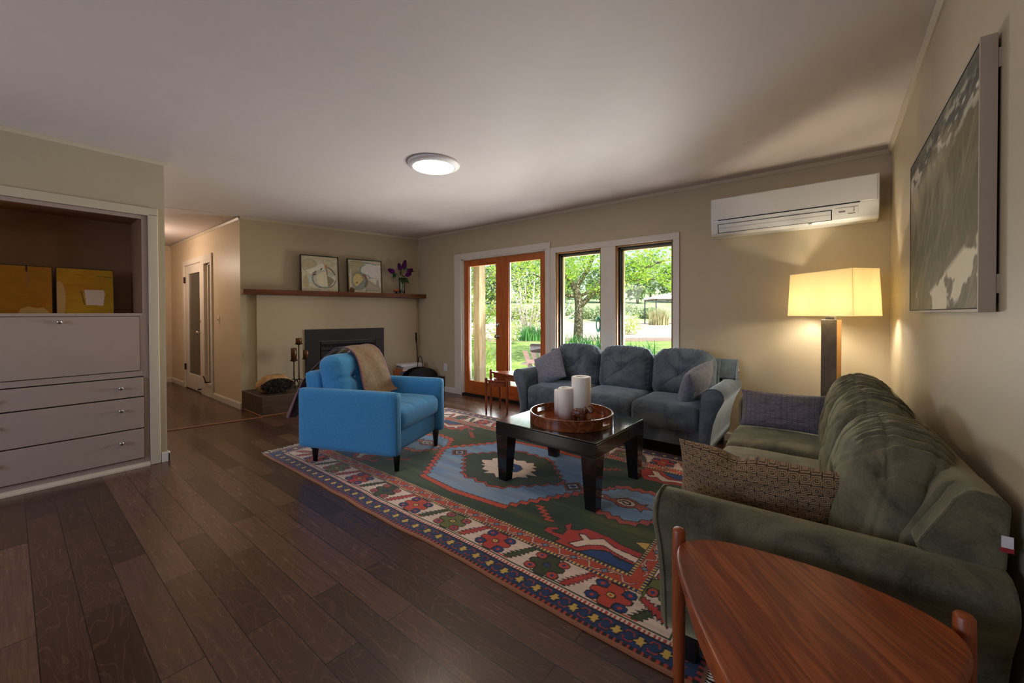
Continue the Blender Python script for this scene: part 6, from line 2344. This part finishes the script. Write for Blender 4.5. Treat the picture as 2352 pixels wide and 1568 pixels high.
# hose hung on a short post, gazebo with its grass clump
hr = thing('hose_post', 'short white garden post with a coil of dark green hose', 'hose', gp(k2(1381), 22.2))
MB().box((-0.05, -0.05, 0), (0.05, 0.05, 1.25)).build('post', 'chair_white', hr, bevel=0.004)
m = MB()
for i in range(5):
    r = 0.26 + 0.025 * i
    c = -RGT * 0.18 + Vector((0, 0, 0.72)) - FWD * (0.05 + 0.02 * i)
    m.tube([c + RGT * (r * 0.34 * math.cos(a)) + Vector((0, 0, r * 1.15 * math.sin(a))) for a in np.linspace(0, 2 * PI, 25)], 0.022, 6)
m.build('hose', 'hose_green', hr, True)
GB = gp(k2(1577), 50)
gz_ = thing('gazebo', 'dark framed garden gazebo with pale canvas roof beyond the gravel', 'gazebo', GB)


def loc_(r, f, z):
    return RGT * r + FWD * f + Vector((0, 0, z))


for r in (-4.5, 4.5):
    for f_ in (-2, 2):
        MB().tube([loc_(r, f_, 0), loc_(r, f_, 3.1)], 0.07, 8).build('post', 'dark_metal_gazebo', gz_, True)
rf = [loc_(-4.8, -2.2, 3.05), loc_(4.8, -2.2, 3.05), loc_(4.8, 2.2, 3.05), loc_(-4.8, 2.2, 3.05), loc_(0, 0, 4.3), loc_(-4.8, -2.2, 3.2), loc_(4.8, -2.2, 3.2), loc_(4.8, 2.2, 3.2), loc_(-4.8, 2.2, 3.2)]
MB().add(rf, [(5, 6, 4), (6, 7, 4), (7, 8, 4), (8, 5, 4), (0, 1, 6, 5), (1, 2, 7, 6), (2, 3, 8, 7), (3, 0, 5, 8), (0, 3, 2, 1)]).build('canvas_roof', 'gazebo_canvas', gz_)
m = MB()
for a_, b_ in (((-4.5, -2), (4.5, -2)), ((4.5, -2), (4.5, 2)), ((4.5, 2), (-4.5, 2)), ((-4.5, 2), (-4.5, -2))):
    m.tube([loc_(*a_, 2.98), loc_(*b_, 2.98)], 0.05, 6).tube([loc_(*a_, 2.7), loc_((a_[0] + b_[0]) / 2, (a_[1] + b_[1]) / 2, 2.95)], 0.025, 6)
m.build('rails', 'dark_metal_gazebo', gz_, True)
blades('tall dry grass clump standing in front of the gazebo', gp(k2(1513), 46), 240, 0.95, 2.4, 1.2, 'dry_grass', 'grass_clump', 'grass', lean=0.2)

# far trees and bushes
far_rows = []
for i in range(14):
    far_rows.append((960 + i * 84, 104 + 3 * (i % 2), 11.5 + 1.5 * math.sin(i * 2.3), 4.0, ['first', 'second', 'third', 'fourth', 'fifth', 'sixth', 'seventh', 'eighth', 'ninth', 'tenth', 'eleventh', 'twelfth', 'thirteenth', 'fourteenth'][i] + ' tree from the left in the nearer row beyond the meadow'))
for i in range(13):
    far_rows.append((990 + i * 84, 126 + 3 * (i % 2), 17 + 2 * math.sin(i * 1.7), 4.5, ['first', 'second', 'third', 'fourth', 'fifth', 'sixth', 'seventh', 'eighth', 'ninth', 'tenth', 'eleventh', 'twelfth', 'thirteenth'][i] + ' tall tree from the left in the farther row beyond the meadow'))


def far_tree(label, px, d, h, r):
    z0 = GZ + max(0, (d - 60) / 60 * 5.3) - 0.2
    t = thing('far_tree', label, 'tree', gp(k2(px), d, z0), 0, 'trees beyond the meadow')
    m = MB()

    def fn():
        while True:
            p = Vector((random.uniform(-1, 1), random.uniform(-1, 1), random.uniform(-1, 1)))
            q = p.length
            if 0.55 < q < 1 + 0.12 * math.sin(p.x * 9 + p.z * 7):
                return Vector((p.x * r, p.y * r, h * 0.55 + p.z * h * 0.45))
    leaf_cloud(m, 1500, fn, 1.0)
    f = m.build('foliage', 'leaf_far_hazy', t)
    f['kind'] = 'stuff'
    MB().tube([(0, 0, 0), (0.1, 0, h * 0.5)], [0.4, 0.2], 8).build('trunk', 'bark', t, True)


for px, d, h, r, lb in far_rows:
    far_tree(lb, px, d, h, r)
bush_names = ['first', 'second', 'third', 'fourth', 'fifth', 'sixth', 'seventh', 'eighth', 'ninth']
for i in range(9):
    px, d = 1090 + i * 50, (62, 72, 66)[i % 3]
    shrub(bush_names[i] + ' pale bush from the left along the edge of the meadow', gp(k2(px), d, GZ + max(0, (d - 60) / 60 * 5.3) - 0.1), 2.0, (2.6, 1.9, 2.2)[(i * 2) % 3], 620, 0.42, 'leaf_far_hazy', 'dry_grass', name='meadow_bush', grp='bushes along the meadow edge')
